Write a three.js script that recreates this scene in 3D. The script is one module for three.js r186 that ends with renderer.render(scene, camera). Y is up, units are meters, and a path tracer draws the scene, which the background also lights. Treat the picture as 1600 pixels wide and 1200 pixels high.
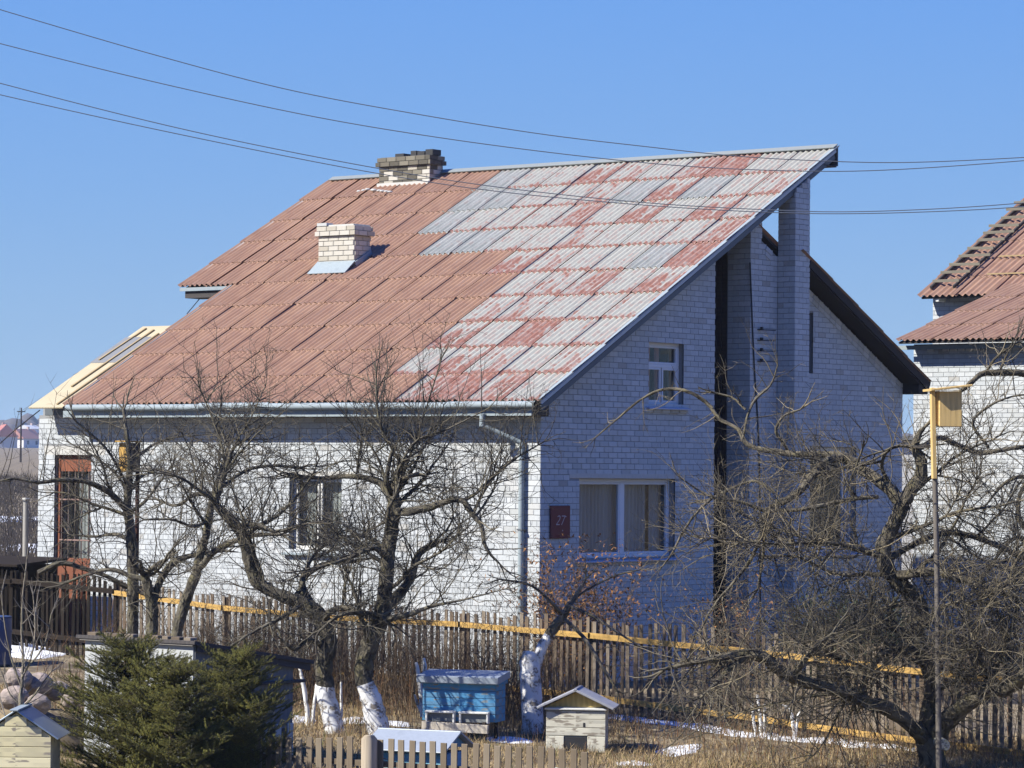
import * as THREE from 'three';
import { mergeGeometries } from 'three/addons/utils/BufferGeometryUtils.js';

// ---------------------------------------------------------------- camera, sky, sun, exposure
const scene = new THREE.Scene();
const FOCAL = 5000;                                    // in photograph pixels (1600 wide)
const AZ = 37.8 * Math.PI / 180, PITCH = Math.atan(135 / FOCAL), ROLL = 0.5 * Math.PI / 180;
const camera = new THREE.PerspectiveCamera(2 * Math.atan(600 / FOCAL) * 180 / Math.PI, 4 / 3, 1, 9000);
camera.position.set(-42.97, 4.0, 32.71);
const AHEAD = new THREE.Vector3(Math.cos(AZ), 0, -Math.sin(AZ)), ASIDE = new THREE.Vector3(Math.sin(AZ), 0, Math.cos(AZ));
camera.lookAt(camera.position.clone().addScaledVector(AHEAD, Math.cos(PITCH)).add(new THREE.Vector3(0, Math.sin(PITCH), 0)));
camera.rotateZ(ROLL);
camera.updateMatrixWorld(true);
scene.add(camera);

const SUN_DIR = new THREE.Vector3(-1, 0.97, -0.54).normalize();
{ // clear spring sky: pale near the horizon, deeper blue above
  const w = 128, h = 256, data = new Float32Array(w * h * 4);
  const stops = [[-90, 0.1533, 0.1711, 0.1828], [-3, 0.2008, 0.2799, 0.367], [0, 0.1956, 0.2799, 0.3746], [2.5, 0.1564, 0.2548, 0.3939], [5, 0.1183, 0.2255, 0.4138], [8.5, 0.0863, 0.1956, 0.4302], [20, 0.04, 0.134, 0.455], [50, 0.014, 0.082, 0.45], [90, 0.008, 0.06, 0.42]];
  for (let j = 0; j < h; j++) {
    const el = (j + .5) / h * 180 - 90;
    let k = 0; while (k < stops.length - 2 && el > stops[k + 1][0]) k++;
    const a = stops[k], b = stops[k + 1], t = Math.min(1, Math.max(0, (el - a[0]) / (b[0] - a[0])));
    for (let i = 0; i < w; i++) { const o = (j * w + i) * 4; for (let c = 0; c < 3; c++) data[o + c] = a[c + 1] + (b[c + 1] - a[c + 1]) * t; data[o + 3] = 1; }
  }
  const sky = new THREE.DataTexture(data, w, h, THREE.RGBAFormat, THREE.FloatType);
  sky.mapping = THREE.EquirectangularReflectionMapping; sky.magFilter = THREE.LinearFilter; sky.needsUpdate = true;
  scene.background = sky; scene.environment = sky;
}
const sun = new THREE.DirectionalLight(new THREE.Color(1, .955, .85), 5);
sun.position.copy(SUN_DIR).multiplyScalar(120); sun.target.position.set(0, 0, 0);
sun.castShadow = true; sun.shadow.mapSize.set(4096, 4096);
Object.assign(sun.shadow.camera, { left: -45, right: 45, top: 45, bottom: -45, near: 1, far: 260 });
scene.add(sun, sun.target);
const renderer = new THREE.WebGLRenderer({ antialias: true });
renderer.toneMapping = THREE.LinearToneMapping;
renderer.toneMappingExposure = 1.95;
renderer.shadowMap.enabled = true;
scene.fog = new THREE.FogExp2(new THREE.Color(.52, .66, .86), 0.00016);

// ---------------------------------------------------------------- helpers
let seedState = 7;
const seed = (s) => { seedState = s | 0; };
const rnd = () => { seedState = (seedState + 0x6d2b79f5) | 0; let t = Math.imul(seedState ^ (seedState >>> 15), 1 | seedState); t = (t + Math.imul(t ^ (t >>> 7), 61 | t)) ^ t; return ((t ^ (t >>> 14)) >>> 0) / 4294967296; };
const rr = (a, b) => a + (b - a) * rnd();
const V = (x, y, z) => new THREE.Vector3(x, y, z);
const lerp = (a, b, t) => a + (b - a) * t;
const clamp = (x, a, b) => Math.min(b, Math.max(a, x));
const smooth = (a, b, x) => { const t = clamp((x - a) / (b - a), 0, 1); return t * t * (3 - 2 * t); };
// a point seen at photograph position (u, v), at a distance along the view axis, and the point where that line of sight meets a plane
const camQ = camera.quaternion.clone(), FW = V(0, 0, -1).applyQuaternion(camQ), RT = V(1, 0, 0).applyQuaternion(camQ), UPV = V(0, 1, 0).applyQuaternion(camQ);
const ray = (u, v) => FW.clone().addScaledVector(RT, (u - 800) / FOCAL).addScaledVector(UPV, (600 - v) / FOCAL);
const at = (u, v, depth) => camera.position.clone().addScaledVector(ray(u, v), depth);
const onPlane = (u, v, axis, value) => { const q = ray(u, v); return camera.position.clone().addScaledVector(q, (value - camera.position[axis]) / q[axis]); };
const spot = (u, depth) => { const p = at(u, 735, depth); p.y = ground(p.x, p.z); return p; };   // on the ground below that line of sight

const used = new Map();
const numbered = (name) => { const n = used.get(name) ?? 0; used.set(name, n + 1); return n ? name + '_' + String(n).padStart(3, '0') : name; };
function tag(o, label, category, group, kind) { Object.assign(o.userData, { label, category }); if (group) o.userData.group = group; if (kind) o.userData.kind = kind; return o; }
function thing(name, label, category, pos = V(0, 0, 0), turn = 0, group) {
  const o = new THREE.Group(); o.name = numbered(name); o.position.copy(pos); o.rotation.y = turn; scene.add(o); return tag(o, label, category, group);
}
function mesh(name, geo, mat, parent) { const m = new THREE.Mesh(geo, mat); m.name = parent === scene ? numbered(name) : name; m.castShadow = m.receiveShadow = true; parent.add(m); return m; }
function stuff(o) { o.userData.kind = 'stuff'; return o; }

// value noise, tileable
function lattice(n, s) { seed(s); const a = new Float32Array(n * n); for (let i = 0; i < a.length; i++) a[i] = rnd(); return a; }
const LN = 64, LAT = lattice(LN, 99);
function vnoise(x, y, period = LN) {
  const xi = Math.floor(x), yi = Math.floor(y), fx = x - xi, fy = y - yi, sx = fx * fx * (3 - 2 * fx), sy = fy * fy * (3 - 2 * fy);
  const m = (k) => ((k % period) + period) % period, g = (i, j) => LAT[m(j) * LN + m(i)];
  return lerp(lerp(g(xi, yi), g(xi + 1, yi), sx), lerp(g(xi, yi + 1), g(xi + 1, yi + 1), sx), sy);
}
function fbm(x, y, period, oct = 4) { let s = 0, a = .5, n = 0; for (let o = 0; o < oct; o++) { s += a * vnoise(x + o * 17, y + o * 31, Math.min(LN, period)); n += a; x *= 2; y *= 2; period *= 2; a *= .5; } return s / n; }
const enc = (c) => Math.round(255 * clamp(c <= .0031308 ? 12.92 * c : 1.055 * Math.pow(c, 1 / 2.4) - .055, 0, 1));
function tex(w, h, fn, srgb = true) {     // fn(u, v) gives linear colours
  const d = new Uint8Array(w * h * 4);
  for (let j = 0; j < h; j++) for (let i = 0; i < w; i++) { const c = fn((i + .5) / w, (j + .5) / h), o = (j * w + i) * 4; for (let k = 0; k < 3; k++) d[o + k] = srgb ? enc(c[k]) : clamp(Math.round(255 * c[k]), 0, 255); d[o + 3] = 255; }
  const t = new THREE.DataTexture(d, w, h); t.wrapS = t.wrapT = THREE.RepeatWrapping; t.magFilter = THREE.LinearFilter; t.minFilter = THREE.LinearMipmapLinearFilter; t.generateMipmaps = true;
  if (srgb) t.colorSpace = THREE.SRGBColorSpace; t.needsUpdate = true; return t;
}
const mix3 = (a, b, t) => [lerp(a[0], b[0], t), lerp(a[1], b[1], t), lerp(a[2], b[2], t)];
const rgb = (r, g, b) => new THREE.Color().setRGB(r, g, b);
const mat = (c, o = {}) => new THREE.MeshStandardMaterial({ color: Array.isArray(c) ? rgb(...c) : c, roughness: .9, ...o });

// collects boxes, tubes and faces with vertex colours into one geometry
class Shapes {
  constructor() { this.p = []; this.n = []; this.c = []; this.t = []; this.i = []; }
  vert(p, n, c, u, v) { this.p.push(p.x, p.y, p.z); this.n.push(n.x, n.y, n.z); this.c.push(c[0], c[1], c[2]); this.t.push(u, v); return this.p.length / 3 - 1; }
  // box round centre o with half axes a, b, c (vectors)
  box(o, a, b, c, col = [1, 1, 1]) {
    const ou = rnd() * 3, ov = rnd() * 3; if (a.clone().cross(b).dot(c) < 0) a = a.clone().negate();
    for (const [n, s, t] of [[a, b, c], [b, c, a], [c, a, b]]) for (const sg of [1, -1]) {
      const nn = n.clone().normalize().multiplyScalar(sg), k = [], ls = s.length(), lt = t.length();
      for (const [x, y] of [[-1, -1], [1, -1], [1, 1], [-1, 1]]) k.push(this.vert(o.clone().addScaledVector(n, sg).addScaledVector(s, x * sg).addScaledVector(t, y), nn, col, ou + x * ls * sg, ov + y * lt));
      this.i.push(k[0], k[1], k[2], k[0], k[2], k[3]);
    }
    return this;
  }
  cube(x, y, z, w, h, d, col) { return this.box(V(x, y, z), V(w / 2, 0, 0), V(0, h / 2, 0), V(0, 0, d / 2), col); }
  tube(pts, radii, sides = 5, col = [1, 1, 1], cap = false) {
    const n = pts.length; let up = V(.31, .22, .92).normalize(), prev = null, vv = 0;
    for (let k = 0; k < n; k++) {
      const d = pts[Math.min(n - 1, k + 1)].clone().sub(pts[Math.max(0, k - 1)]).normalize();
      if (k) vv += pts[k].distanceTo(pts[k - 1]);
      const sx = up.clone().cross(d); if (sx.lengthSq() < 1e-5) sx.set(d.y, -d.x, 0).addScalar(1e-3); sx.normalize(); const sy = d.clone().cross(sx); up = sy.clone();
      const ring = [], r = typeof radii === 'function' ? radii(k / (n - 1)) : radii[k], cc = typeof col === 'function' ? col(k / (n - 1)) : col;
      for (let s = 0; s <= sides; s++) { const a = s / sides * Math.PI * 2, nn = sx.clone().multiplyScalar(Math.cos(a)).addScaledVector(sy, Math.sin(a)); ring.push(this.vert(pts[k].clone().addScaledVector(nn, r), nn, cc, s / sides * Math.max(.08, r * 6), vv)); }
      if (prev) for (let s = 0; s < sides; s++) this.i.push(prev[s], prev[s + 1], ring[s + 1], prev[s], ring[s + 1], ring[s]);
      if (cap && (k === n - 1 || k === 0)) { const nn = k ? d : d.clone().negate(), c0 = this.vert(pts[k], nn, cc, 0, vv); for (let s = 0; s < sides; s++) { const q = ring.map((x) => x); this.i.push(...(k ? [c0, q[s], q[s + 1]] : [c0, q[s + 1], q[s]])); } }
      prev = ring;
    }
    return this;
  }
  tri(a, b, c, col, nrm) { const n = nrm ?? b.clone().sub(a).cross(c.clone().sub(a)).normalize(); const k = [this.vert(a, n, col, 0, 0), this.vert(b, n, col, 1, 0), this.vert(c, n, col, .5, 1)]; this.i.push(...k); return this; }
  geo() {
    const g = new THREE.BufferGeometry();
    g.setAttribute('position', new THREE.Float32BufferAttribute(this.p, 3)); g.setAttribute('normal', new THREE.Float32BufferAttribute(this.n, 3));
    g.setAttribute('color', new THREE.Float32BufferAttribute(this.c, 3)); g.setAttribute('uv', new THREE.Float32BufferAttribute(this.t, 2));
    g.setIndex(this.i); return g;
  }
  build(name, m, parent) { return mesh(name, this.geo(), m, parent); }
}
// flat box mesh with soft edges: sizes w, h, d about the centre
const boxCache = new Map();
function chamferBox(w, h, d, b = .006) {
  const key = [w, h, d, b].map((x) => x.toFixed(4)).join();
  if (boxCache.has(key)) return boxCache.get(key);
  b = Math.min(b, w / 3, h / 3, d / 3);
  const s = new THREE.Shape(); s.moveTo(-w / 2 + b, -h / 2 + b); s.lineTo(w / 2 - b, -h / 2 + b); s.lineTo(w / 2 - b, h / 2 - b); s.lineTo(-w / 2 + b, h / 2 - b); s.closePath();
  const g = new THREE.ExtrudeGeometry(s, { depth: d - 2 * b, bevelEnabled: true, bevelThickness: b, bevelSize: b, bevelSegments: 1, steps: 1 }); g.translate(0, 0, -d / 2 + b);
  boxCache.set(key, g); return g;
}
function block(name, x, y, z, w, h, d, m, parent, b = .006) { const o = mesh(name, chamferBox(w, h, d, b), m, parent); o.position.set(x, y, z); return o; }
// box between two points with cross section w (sideways) x h
function beamGeo(a, b, w, h, side = V(0, 1, 0)) {
  const d = b.clone().sub(a), L = d.length(); d.normalize(); const s = side.clone().cross(d).normalize(), t = d.clone().cross(s);
  const g = chamferBox(w, h, L, .004).clone(); g.applyMatrix4(new THREE.Matrix4().makeBasis(s, t, d).setPosition(a.clone().add(b).multiplyScalar(.5))); return g;
}
const catmull = (pts, step = .1) => { const c = new THREE.CatmullRomCurve3(pts, false, 'centripetal'); const n = Math.max(2, Math.ceil(c.getLength() / step)); return c.getSpacedPoints(n); };

// ---------------------------------------------------------------- terrain
function ground(x, z) {
  const dx = x - camera.position.x, dz = z - camera.position.z, r = Math.hypot(dx, dz);
  let y = .33 - .035 * clamp(z, -16, 12);
  const far = [[0, 0], [66, 0], [95, .25], [150, 1.1], [260, 2.7], [400, 4.3], [800, 7.6], [1200, 10.8], [2000, 17], [9000, 30]];
  let k = 0; while (k < far.length - 2 && r > far[k + 1][0]) k++;
  const t = clamp((r - far[k][0]) / (far[k + 1][0] - far[k][0]), 0, 1), f = lerp(far[k][1], far[k + 1][1], t);
  y -= .22 * smooth(-3.2, -5.2, x) * smooth(-12, -4, z);
  y = lerp(y, 0, smooth(70, 130, r)) + f;
  return y + .05 * (vnoise(x * .9 + 40, z * .9 + 40) - .5) + .025 * (vnoise(x * 3.1, z * 3.1) - .5);
}
// ---------------------------------------------------------------- ground
const groundTex = tex(1024, 1024, (u, v) => {
  const n = fbm(u * 8, v * 8, 8, 5), m = fbm(u * 5 + 3, v * 5 + 9, 5, 4), f = fbm(u * 60, v * 60, 60, 2), st = fbm(u * 48, v * 14 + 5, 14, 2);
  let c = mix3([.09, .067, .036], [.185, .14, .078], smooth(.3, .7, n));
  c = mix3(c, [.062, .046, .03], smooth(.56, .72, m) * .8);
  c = mix3(c, [.25, .205, .125], smooth(.56, .72, st) * .55);
  const k = .68 + .64 * f; return [c[0] * k, c[1] * k, c[2] * k];
});
{
  const P = [], T = [], I = [], rings = [0, 8, 16, 24, 30, 34];
  for (let r = 36; r < 72; r += .6) rings.push(r);
  for (let r = 72; r < 5000; r *= 1.07) rings.push(r);
  rings.push(7000);
  const head = Math.atan2(-AHEAD.z, AHEAD.x), angs = [];
  for (let a = -180; a < 180;) { angs.push(a); a += Math.abs(a + .01) < 13 ? .5 : 4; }
  angs.push(180);
  for (const r of rings) for (const a of angs) {
    const t = head + a * Math.PI / 180, x = camera.position.x + r * Math.cos(t), z = camera.position.z - r * Math.sin(t);
    P.push(x, ground(x, z), z); T.push(x / 5, z / 5);
  }
  const n = angs.length;
  for (let i = 0; i + 1 < rings.length; i++) for (let j = 0; j + 1 < n; j++) { const a = i * n + j; I.push(a, a + n, a + n + 1, a, a + n + 1, a + 1); }
  const g = new THREE.BufferGeometry(); g.setAttribute('position', new THREE.Float32BufferAttribute(P, 3)); g.setAttribute('uv', new THREE.Float32BufferAttribute(T, 2)); g.setIndex(I); g.computeVertexNormals();
  const m = mesh('ground', g, mat([1, 1, 1], { map: groundTex, bumpMap: groundTex, bumpScale: .03, roughness: 1, side: THREE.DoubleSide }), scene); m.userData.kind = 'structure';
}

// ---------------------------------------------------------------- shared materials
const grain = tex(256, 256, (u, v) => { const k = .86 + .14 * fbm(u * 32, v * 32, 32, 3) - .07 * smooth(.62, .8, fbm(u * 9 + 4, v * 9, 9, 3)); return [k, k * .995, k * .985]; });
const woodTex = tex(256, 512, (u, v) => { const n = fbm(u * 26, v * 2.0, 2, 4), f = fbm(u * 60, v * 6, 6, 2); const k = .62 + .5 * n + .25 * (f - .5); return [k, k * .98, k * .95]; });
const M = {
  mortar: mat([.23, .235, .24], { map: grain }),
  brickAll: mat([1, 1, 1], { map: grain, vertexColors: true, roughness: .92 }),
  bricks: [[.44, .462, .475], [.41, .43, .44], [.47, .492, .505], [.385, .40, .40], [.44, .45, .45]].map((c) => mat(c, { map: grain, roughness: .92 })),
  concrete: mat([.44, .435, .41], { map: grain }),
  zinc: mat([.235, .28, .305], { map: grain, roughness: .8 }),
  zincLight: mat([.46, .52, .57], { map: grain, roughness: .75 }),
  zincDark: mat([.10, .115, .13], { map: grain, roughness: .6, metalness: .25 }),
  framePaint: mat([.55, .57, .60], { roughness: .5 }),
  sillSkyTint: mat([.30, .36, .50], { roughness: .45, metalness: .2 }),  // pale sill metal, with the sky reflection put into the blue colour
  darkWood: mat([.030, .021, .017], { map: woodTex }),
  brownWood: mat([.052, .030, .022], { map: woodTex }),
  soffit: mat([.050, .045, .045], { map: woodTex }),
  glass: new THREE.MeshPhysicalMaterial({ color: rgb(.93, .96, .96), transmission: 1, thickness: 0, roughness: .02, ior: 1.5 }),
  curtain: new THREE.MeshPhysicalMaterial({ color: rgb(.26, .27, .26), roughness: 1, transmission: .25, thickness: 0, side: THREE.DoubleSide }),
  pinkCurtain: new THREE.MeshPhysicalMaterial({ color: rgb(.42, .20, .17), roughness: 1, transmission: .25, thickness: 0, side: THREE.DoubleSide }),
  plywood: mat([.42, .365, .245], { map: woodTex }),
  chimneyBricks: [[.40, .375, .32], [.43, .41, .36], [.35, .325, .27], [.45, .43, .385]].map((c) => mat(c, { map: grain })),
  batten: mat([.33, .25, .13], { map: woodTex }),
  felt: mat([.17, .175, .18], { map: grain }),
  ochre: mat([.46, .29, .085], { map: woodTex }),
  paleWood: mat([.58, .41, .165], { map: woodTex }),
  iron: mat([.03, .03, .032], { roughness: .6, metalness: .4 }),
  white: mat([.56, .56, .54], { map: grain }),
};
const paintTex = (c, k, wear = .60) => tex(128, 128, (u, v) => { const n = fbm(u * 5 + k, v * 9 + k, 64, 4), f = fbm(u * 8 + k, v * 40, 64, 3), g = fbm(u * 3 + k * 2, v * 3, 64, 3); let q = mix3(c, c.map((x) => x * .72 + .03), smooth(.4, .65, g)); q = mix3(q, [.22, .19, .15], smooth(wear, wear + .08, .55 * n + .45 * f)); return q; });
const painted = (c, k, wear) => new THREE.MeshStandardMaterial({ map: paintTex(c, k, wear), roughness: .85 });
const greyWoods = [[.145, .112, .08], [.185, .148, .108], [.11, .083, .058], [.21, .175, .135], [.13, .095, .064]].map((c) => mat(c, { map: woodTex }));
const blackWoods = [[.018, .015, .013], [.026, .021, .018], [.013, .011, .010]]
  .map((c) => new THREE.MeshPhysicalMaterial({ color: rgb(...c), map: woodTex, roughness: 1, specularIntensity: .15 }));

// ---------------------------------------------------------------- bricks
const COURSE = .098, BRICK_L = .25, BRICK_H = .087;
const brickGeo = (() => { const g = chamferBox(BRICK_L, BRICK_H, .03, .003).clone(); return g; })();
// lays courses on one face: origin o, direction a along the wall, outward normal n; spans(y) lists [from, to] stretches
function layBricks(list, face, o, a, n, y0, y1, spans, bond = 0) {
  const q = new THREE.Quaternion().setFromRotationMatrix(new THREE.Matrix4().makeBasis(V(0, 1, 0).cross(n), V(0, 1, 0), n));
  let row = 0;
  for (let y = y0; y + BRICK_H < y1 + .02; y += COURSE, row++) for (const [s0, s1] of spans(y + BRICK_H / 2)) {
    const header = bond && row % 4 === 3, step = header ? .13 : .26;
    let s = Math.floor((s0 - (row % 2) * step / 2) / step) * step + (row % 2) * step / 2;
    for (; s < s1; s += step) {
      const b0 = Math.max(s + .005, s0), b1 = Math.min(s + step - .005, s1); if (b1 - b0 < .03) continue;
      const mid = (b0 + b1) / 2, out = rr(-.0015, .0025);
      list.push({ face, len: b1 - b0, q, a, n, c: o.clone().addScaledVector(a, mid).add(V(0, y + BRICK_H / 2, 0)).addScaledVector(n, out - .015), along: mid, y: y + BRICK_H / 2 });
    }
  }
}
function brickTone() { const k = rnd(), w = rr(-.035, .03); if (k < .05) return [.36 + w, .36 + w, .35 + w]; if (k < .12) return [.465, .485, .50]; return [.42 + w, .445 + w, .462 + w]; }
// the ones picked out become bricks of their own under the part of their face; the rest is joined
function setBricks(list, walls, single) {
  const rest = new Map(), parents = {};
  for (const k in walls) parents[k] = new THREE.Group();
  for (const b of list) {
    if (single(b) && Math.abs(b.len - BRICK_L) < .012) { const m = mesh('brick', brickGeo, M.bricks[Math.floor(rnd() * M.bricks.length)], parents[b.face]); m.position.copy(b.c); m.quaternion.copy(b.q); continue; }
    if (!rest.has(b.face)) rest.set(b.face, new Shapes());
    rest.get(b.face).box(b.c, b.a.clone().multiplyScalar(b.len / 2), V(0, BRICK_H / 2, 0), b.n.clone().multiplyScalar(.015), brickTone());
  }
  for (const [f, s] of rest) stuff(s.build('brickwork', M.brickAll, parents[f]));
  for (const k in walls) { walls[k].updateMatrixWorld(true); for (const c of [...parents[k].children]) walls[k].attach(c); }
}
// a wall slab from an outline (pairs along, height) with holes; face plane set 8 mm behind the brick faces
function slab(name, outline, holes, thick, material, parent) {
  const s = new THREE.Shape(outline.map(([x, y]) => new THREE.Vector2(x, y)));
  for (const [x0, y0, x1, y1] of holes) s.holes.push(new THREE.Path([[x0, y0], [x0, y1], [x1, y1], [x1, y0]].map(([x, y]) => new THREE.Vector2(x, y))));
  const g = new THREE.ExtrudeGeometry(s, { depth: thick, bevelEnabled: false }); g.translate(0, 0, -thick - .008);
  return mesh(name, g, material, parent);
}
// the same on a face turned to -x: pairs are (distance towards -z, height)
function sideSlab(name, outline, holes, thick, material, parent) { const m = slab(name, outline.map(([a, y]) => [-a, y]), holes.map(([a, y, b, z]) => [-b, y, -a, z]), thick, material, parent); m.rotation.y = -Math.PI / 2; return m; }
const cut = (spans, y, holes) => { for (const [x0, y0, x1, y1] of holes) if (y > y0 && y < y1) spans = spans.flatMap(([a, b]) => (b <= x0 || a >= x1 ? [[a, b]] : [[a, x0], [x1, b]].filter(([p, q]) => q - p > .02))); return spans; };

// ---------------------------------------------------------------- corrugated sheets
function sheetGeo(w, l, waves, amp, seg = 6, thick = .007, ragged = 0) {
  const n = waves * seg, P = [], T = [], I = [];
  for (const side of [0, 1]) for (const e of [0, 1]) for (let k = 0; k <= n; k++) {
    const u = k / n, z = amp * Math.cos(u * waves * 2 * Math.PI) - side * thick, rg = e ? 0 : ragged * Math.sin(k * 12.9898) * .5;
    P.push((u - .5) * w, e * l + rg, z); T.push(u, e);
  }
  const id = (s, e, k) => (s * 2 + e) * (n + 1) + k;
  for (let k = 0; k < n; k++) {
    I.push(id(0, 0, k), id(0, 0, k + 1), id(0, 1, k + 1), id(0, 0, k), id(0, 1, k + 1), id(0, 1, k));
    I.push(id(1, 0, k), id(1, 1, k + 1), id(1, 0, k + 1), id(1, 0, k), id(1, 1, k), id(1, 1, k + 1));
  }
  // edges on vertices of their own
  const edge = (list) => { const b = P.length / 3; for (const j of list) { P.push(P[j * 3], P[j * 3 + 1], P[j * 3 + 2]); T.push(T[j * 2], T[j * 2 + 1]); } return b; };
  for (const e of [0, 1]) { const top = [], bot = []; for (let k = 0; k <= n; k++) { top.push(id(0, e, k)); bot.push(id(1, e, k)); } const a = edge(top), b = edge(bot); for (let k = 0; k < n; k++) I.push(...(e ? [a + k, a + k + 1, b + k + 1, a + k, b + k + 1, b + k] : [a + k, b + k, b + k + 1, a + k, b + k + 1, a + k + 1])); }
  for (const k of [0, n]) { const a = edge([id(0, 0, k), id(0, 1, k), id(1, 0, k), id(1, 1, k)]); I.push(...(k ? [a, a + 2, a + 3, a, a + 3, a + 1] : [a, a + 1, a + 3, a, a + 3, a + 2])); }
  const g = new THREE.BufferGeometry(); g.setAttribute('position', new THREE.Float32BufferAttribute(P, 3)); g.setAttribute('uv', new THREE.Float32BufferAttribute(T, 2)); g.setIndex(I); g.computeVertexNormals(); return g;
}
// paint worn off cement sheets: red paint stays in laps and patches, pale cement shows where it has gone
const RED = [.245, .112, .08], PINK = [.315, .225, .19], CEMENT = [.33, .325, .28], TERRA = [.285, .165, .104], GREYC = [.225, .235, .215];
function wornTex(k, keep) {
  return tex(128, 192, (u, v) => {
    const st = fbm(u * 19 + k * 3.3, v * 1.5 + k * 1.7, 64, 4), bl = fbm(u * 3.6 + k * 5.1, v * 2.1 + k * 2.9, 64, 4), f = fbm(u * 30 + k, v * 16 + k, 64, 3), sp = fbm(u * 22 + k * 7, v * 9, 64, 2);
    let worn = smooth(.30, .68, (.55 * st + .45 * bl) + .05 + keep + .10 * (f - .5));
    worn *= smooth(.02, .13, v + .10 * (bl - .5) + .05 * (f - .5)) * smooth(.0, .07, u + .05 * (st - .5));
    const bare = mix3(CEMENT, [.275, .265, .235], smooth(.55, .75, f));
    const thin = smooth(.15, .85, worn + .5 * (f - .5));
    let c = thin < .5 ? mix3(mix3(RED, PINK, smooth(.35, .65, f) * .5), PINK, smooth(.05, .5, thin)) : mix3(PINK, bare, smooth(.5, .85, thin));
    if (worn > .5) c = mix3(c, PINK, smooth(.60, .74, sp) * .6);
    return c;
  });
}
function terraTex(k) {
  return tex(128, 192, (u, v) => {
    const n = fbm(u * 5 + k * 3.7, v * 4 + k * 2.1, 64, 4), f = fbm(u * 44 + k, v * 50, 64, 2), st = fbm(u * 18 + k * 5, v * 1.6 + k, 64, 3);
    let c = mix3(TERRA, [.235, .13, .085], smooth(.35, .7, n)); c = mix3(c, [.29, .18, .13], smooth(.55, .75, st) * .5); c = mix3(c, [.20, .16, .135], smooth(.62, .78, f) * .35);
    c = mix3(c, [.17, .14, .12], smooth(.9, .995, v + .05 * f) * .6);
    return c;
  });
}
const greyTex = tex(128, 192, (u, v) => { const n = fbm(u * 6, v * 5, 64, 4), f = fbm(u * 44, v * 50, 64, 2), st = fbm(u * 20, v * 2, 64, 3); let c = mix3(GREYC, [.30, .30, .275], smooth(.35, .65, st)); c = mix3(c, [.25, .185, .16], smooth(.6, .75, n) * .5); const k = .85 + .3 * f; return [c[0] * k, c[1] * k, c[2] * k]; });
const sheetMat = (t) => new THREE.MeshStandardMaterial({ map: t, roughness: .93, side: THREE.DoubleSide });
const SHEETS = { worn: [0, 1, 2, 3, 4, 5, 6, 7, 8, 9].map((k) => sheetMat(wornTex(k + 1, [.10, .02, .06, .13, -.03, .04, .16, .0, .08, .12][k]))), red: [sheetMat(wornTex(31, -.13)), sheetMat(wornTex(32, -.08))], terra: [0, 1, 2, 3, 4].map((k) => sheetMat(terraTex(k + 1))), grey: [sheetMat(greyTex), sheetMat(wornTex(41, .09))] };
// one sheet on a slope facing -x: s up the slope from its foot, z its middle
function laySheet(geo, material, parent, foot, pitch, s, z, lift, tiltUp, tiltSide, name = 'roof_sheet') {
  const ey = V(Math.cos(pitch), Math.sin(pitch), 0), ez = V(-Math.sin(pitch), Math.cos(pitch), 0);
  const m = mesh(name, geo, material, parent);
  m.quaternion.setFromRotationMatrix(new THREE.Matrix4().makeBasis(V(0, 0, 1), ey, ez));
  m.rotateX(-tiltUp); m.rotateY(-tiltSide);
  m.position.copy(foot).addScaledVector(ey, s).addScaledVector(ez, lift); m.position.z = z; return m;
}
// ---------------------------------------------------------------- the brick house
seed(11);
const house = thing('brick_house', 'white brick house with a long red and grey corrugated roof slope and house number 27', 'house');
const PITCH_A = Math.atan(.544), roofY = (x) => 5.16 + .544 * (x + .47), rightY = (x) => 8.01 - .498 * (x - 7.76);
const WALL_L = 12.1, HW = 11.82;
const win1 = [1.11, 2.49, 3.98, 3.87], win2 = [3.14, 5.17, 4.22, 6.3], win3 = [8.43, 2.49, 10.10, 4.5], slot = [8.33, 5.87, 8.52, 7.04];
const winF = [4.42, 2.52, 5.66, 3.86], doorF = [10.68, .75, 11.66, 4.22];
const lint1 = [.82, 3.87, 4.28, 3.966], lint3 = [8.15, 4.5, 10.35, 4.61], lintF = [4.1, 3.86, 5.98, 3.956], lintD = [10.3, 4.22, 11.95, 4.39];

// walls
const gable = slab('gable_wall', [[.008, 0], [5.21, 0], [5.21, roofY(5.21) - .14], [.008, roofY(0) - .14]], [win1, win2], .35, M.mortar, house);
const eavesWall = sideSlab('eaves_wall', [[.36, 0], [WALL_L, 0], [WALL_L, 4.98], [.36, 4.98]], [winF, doorF], .35, M.mortar, house);
const rightWall = slab('gable_wall', [[6.368, 0], [HW, 0], [HW, rightY(HW) - .22], [6.735, rightY(6.735) - .22], [6.735, roofY(6.735) - .14], [6.368, roofY(6.368) - .14]], [win3, slot], .35, M.mortar, house);
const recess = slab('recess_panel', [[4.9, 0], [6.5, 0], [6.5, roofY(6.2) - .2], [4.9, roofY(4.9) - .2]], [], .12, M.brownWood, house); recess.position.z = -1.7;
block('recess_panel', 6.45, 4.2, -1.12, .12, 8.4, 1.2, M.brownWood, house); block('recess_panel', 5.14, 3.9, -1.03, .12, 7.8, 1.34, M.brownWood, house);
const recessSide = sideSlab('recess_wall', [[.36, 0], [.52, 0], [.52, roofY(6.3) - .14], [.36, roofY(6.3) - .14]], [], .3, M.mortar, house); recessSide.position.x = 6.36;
for (let k = 0; k < 9; k++) block('recess_plank', 6.385, 4.2, -.58 - k * .125, .03, 8.4, .118, M.brownWood, house);
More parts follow.
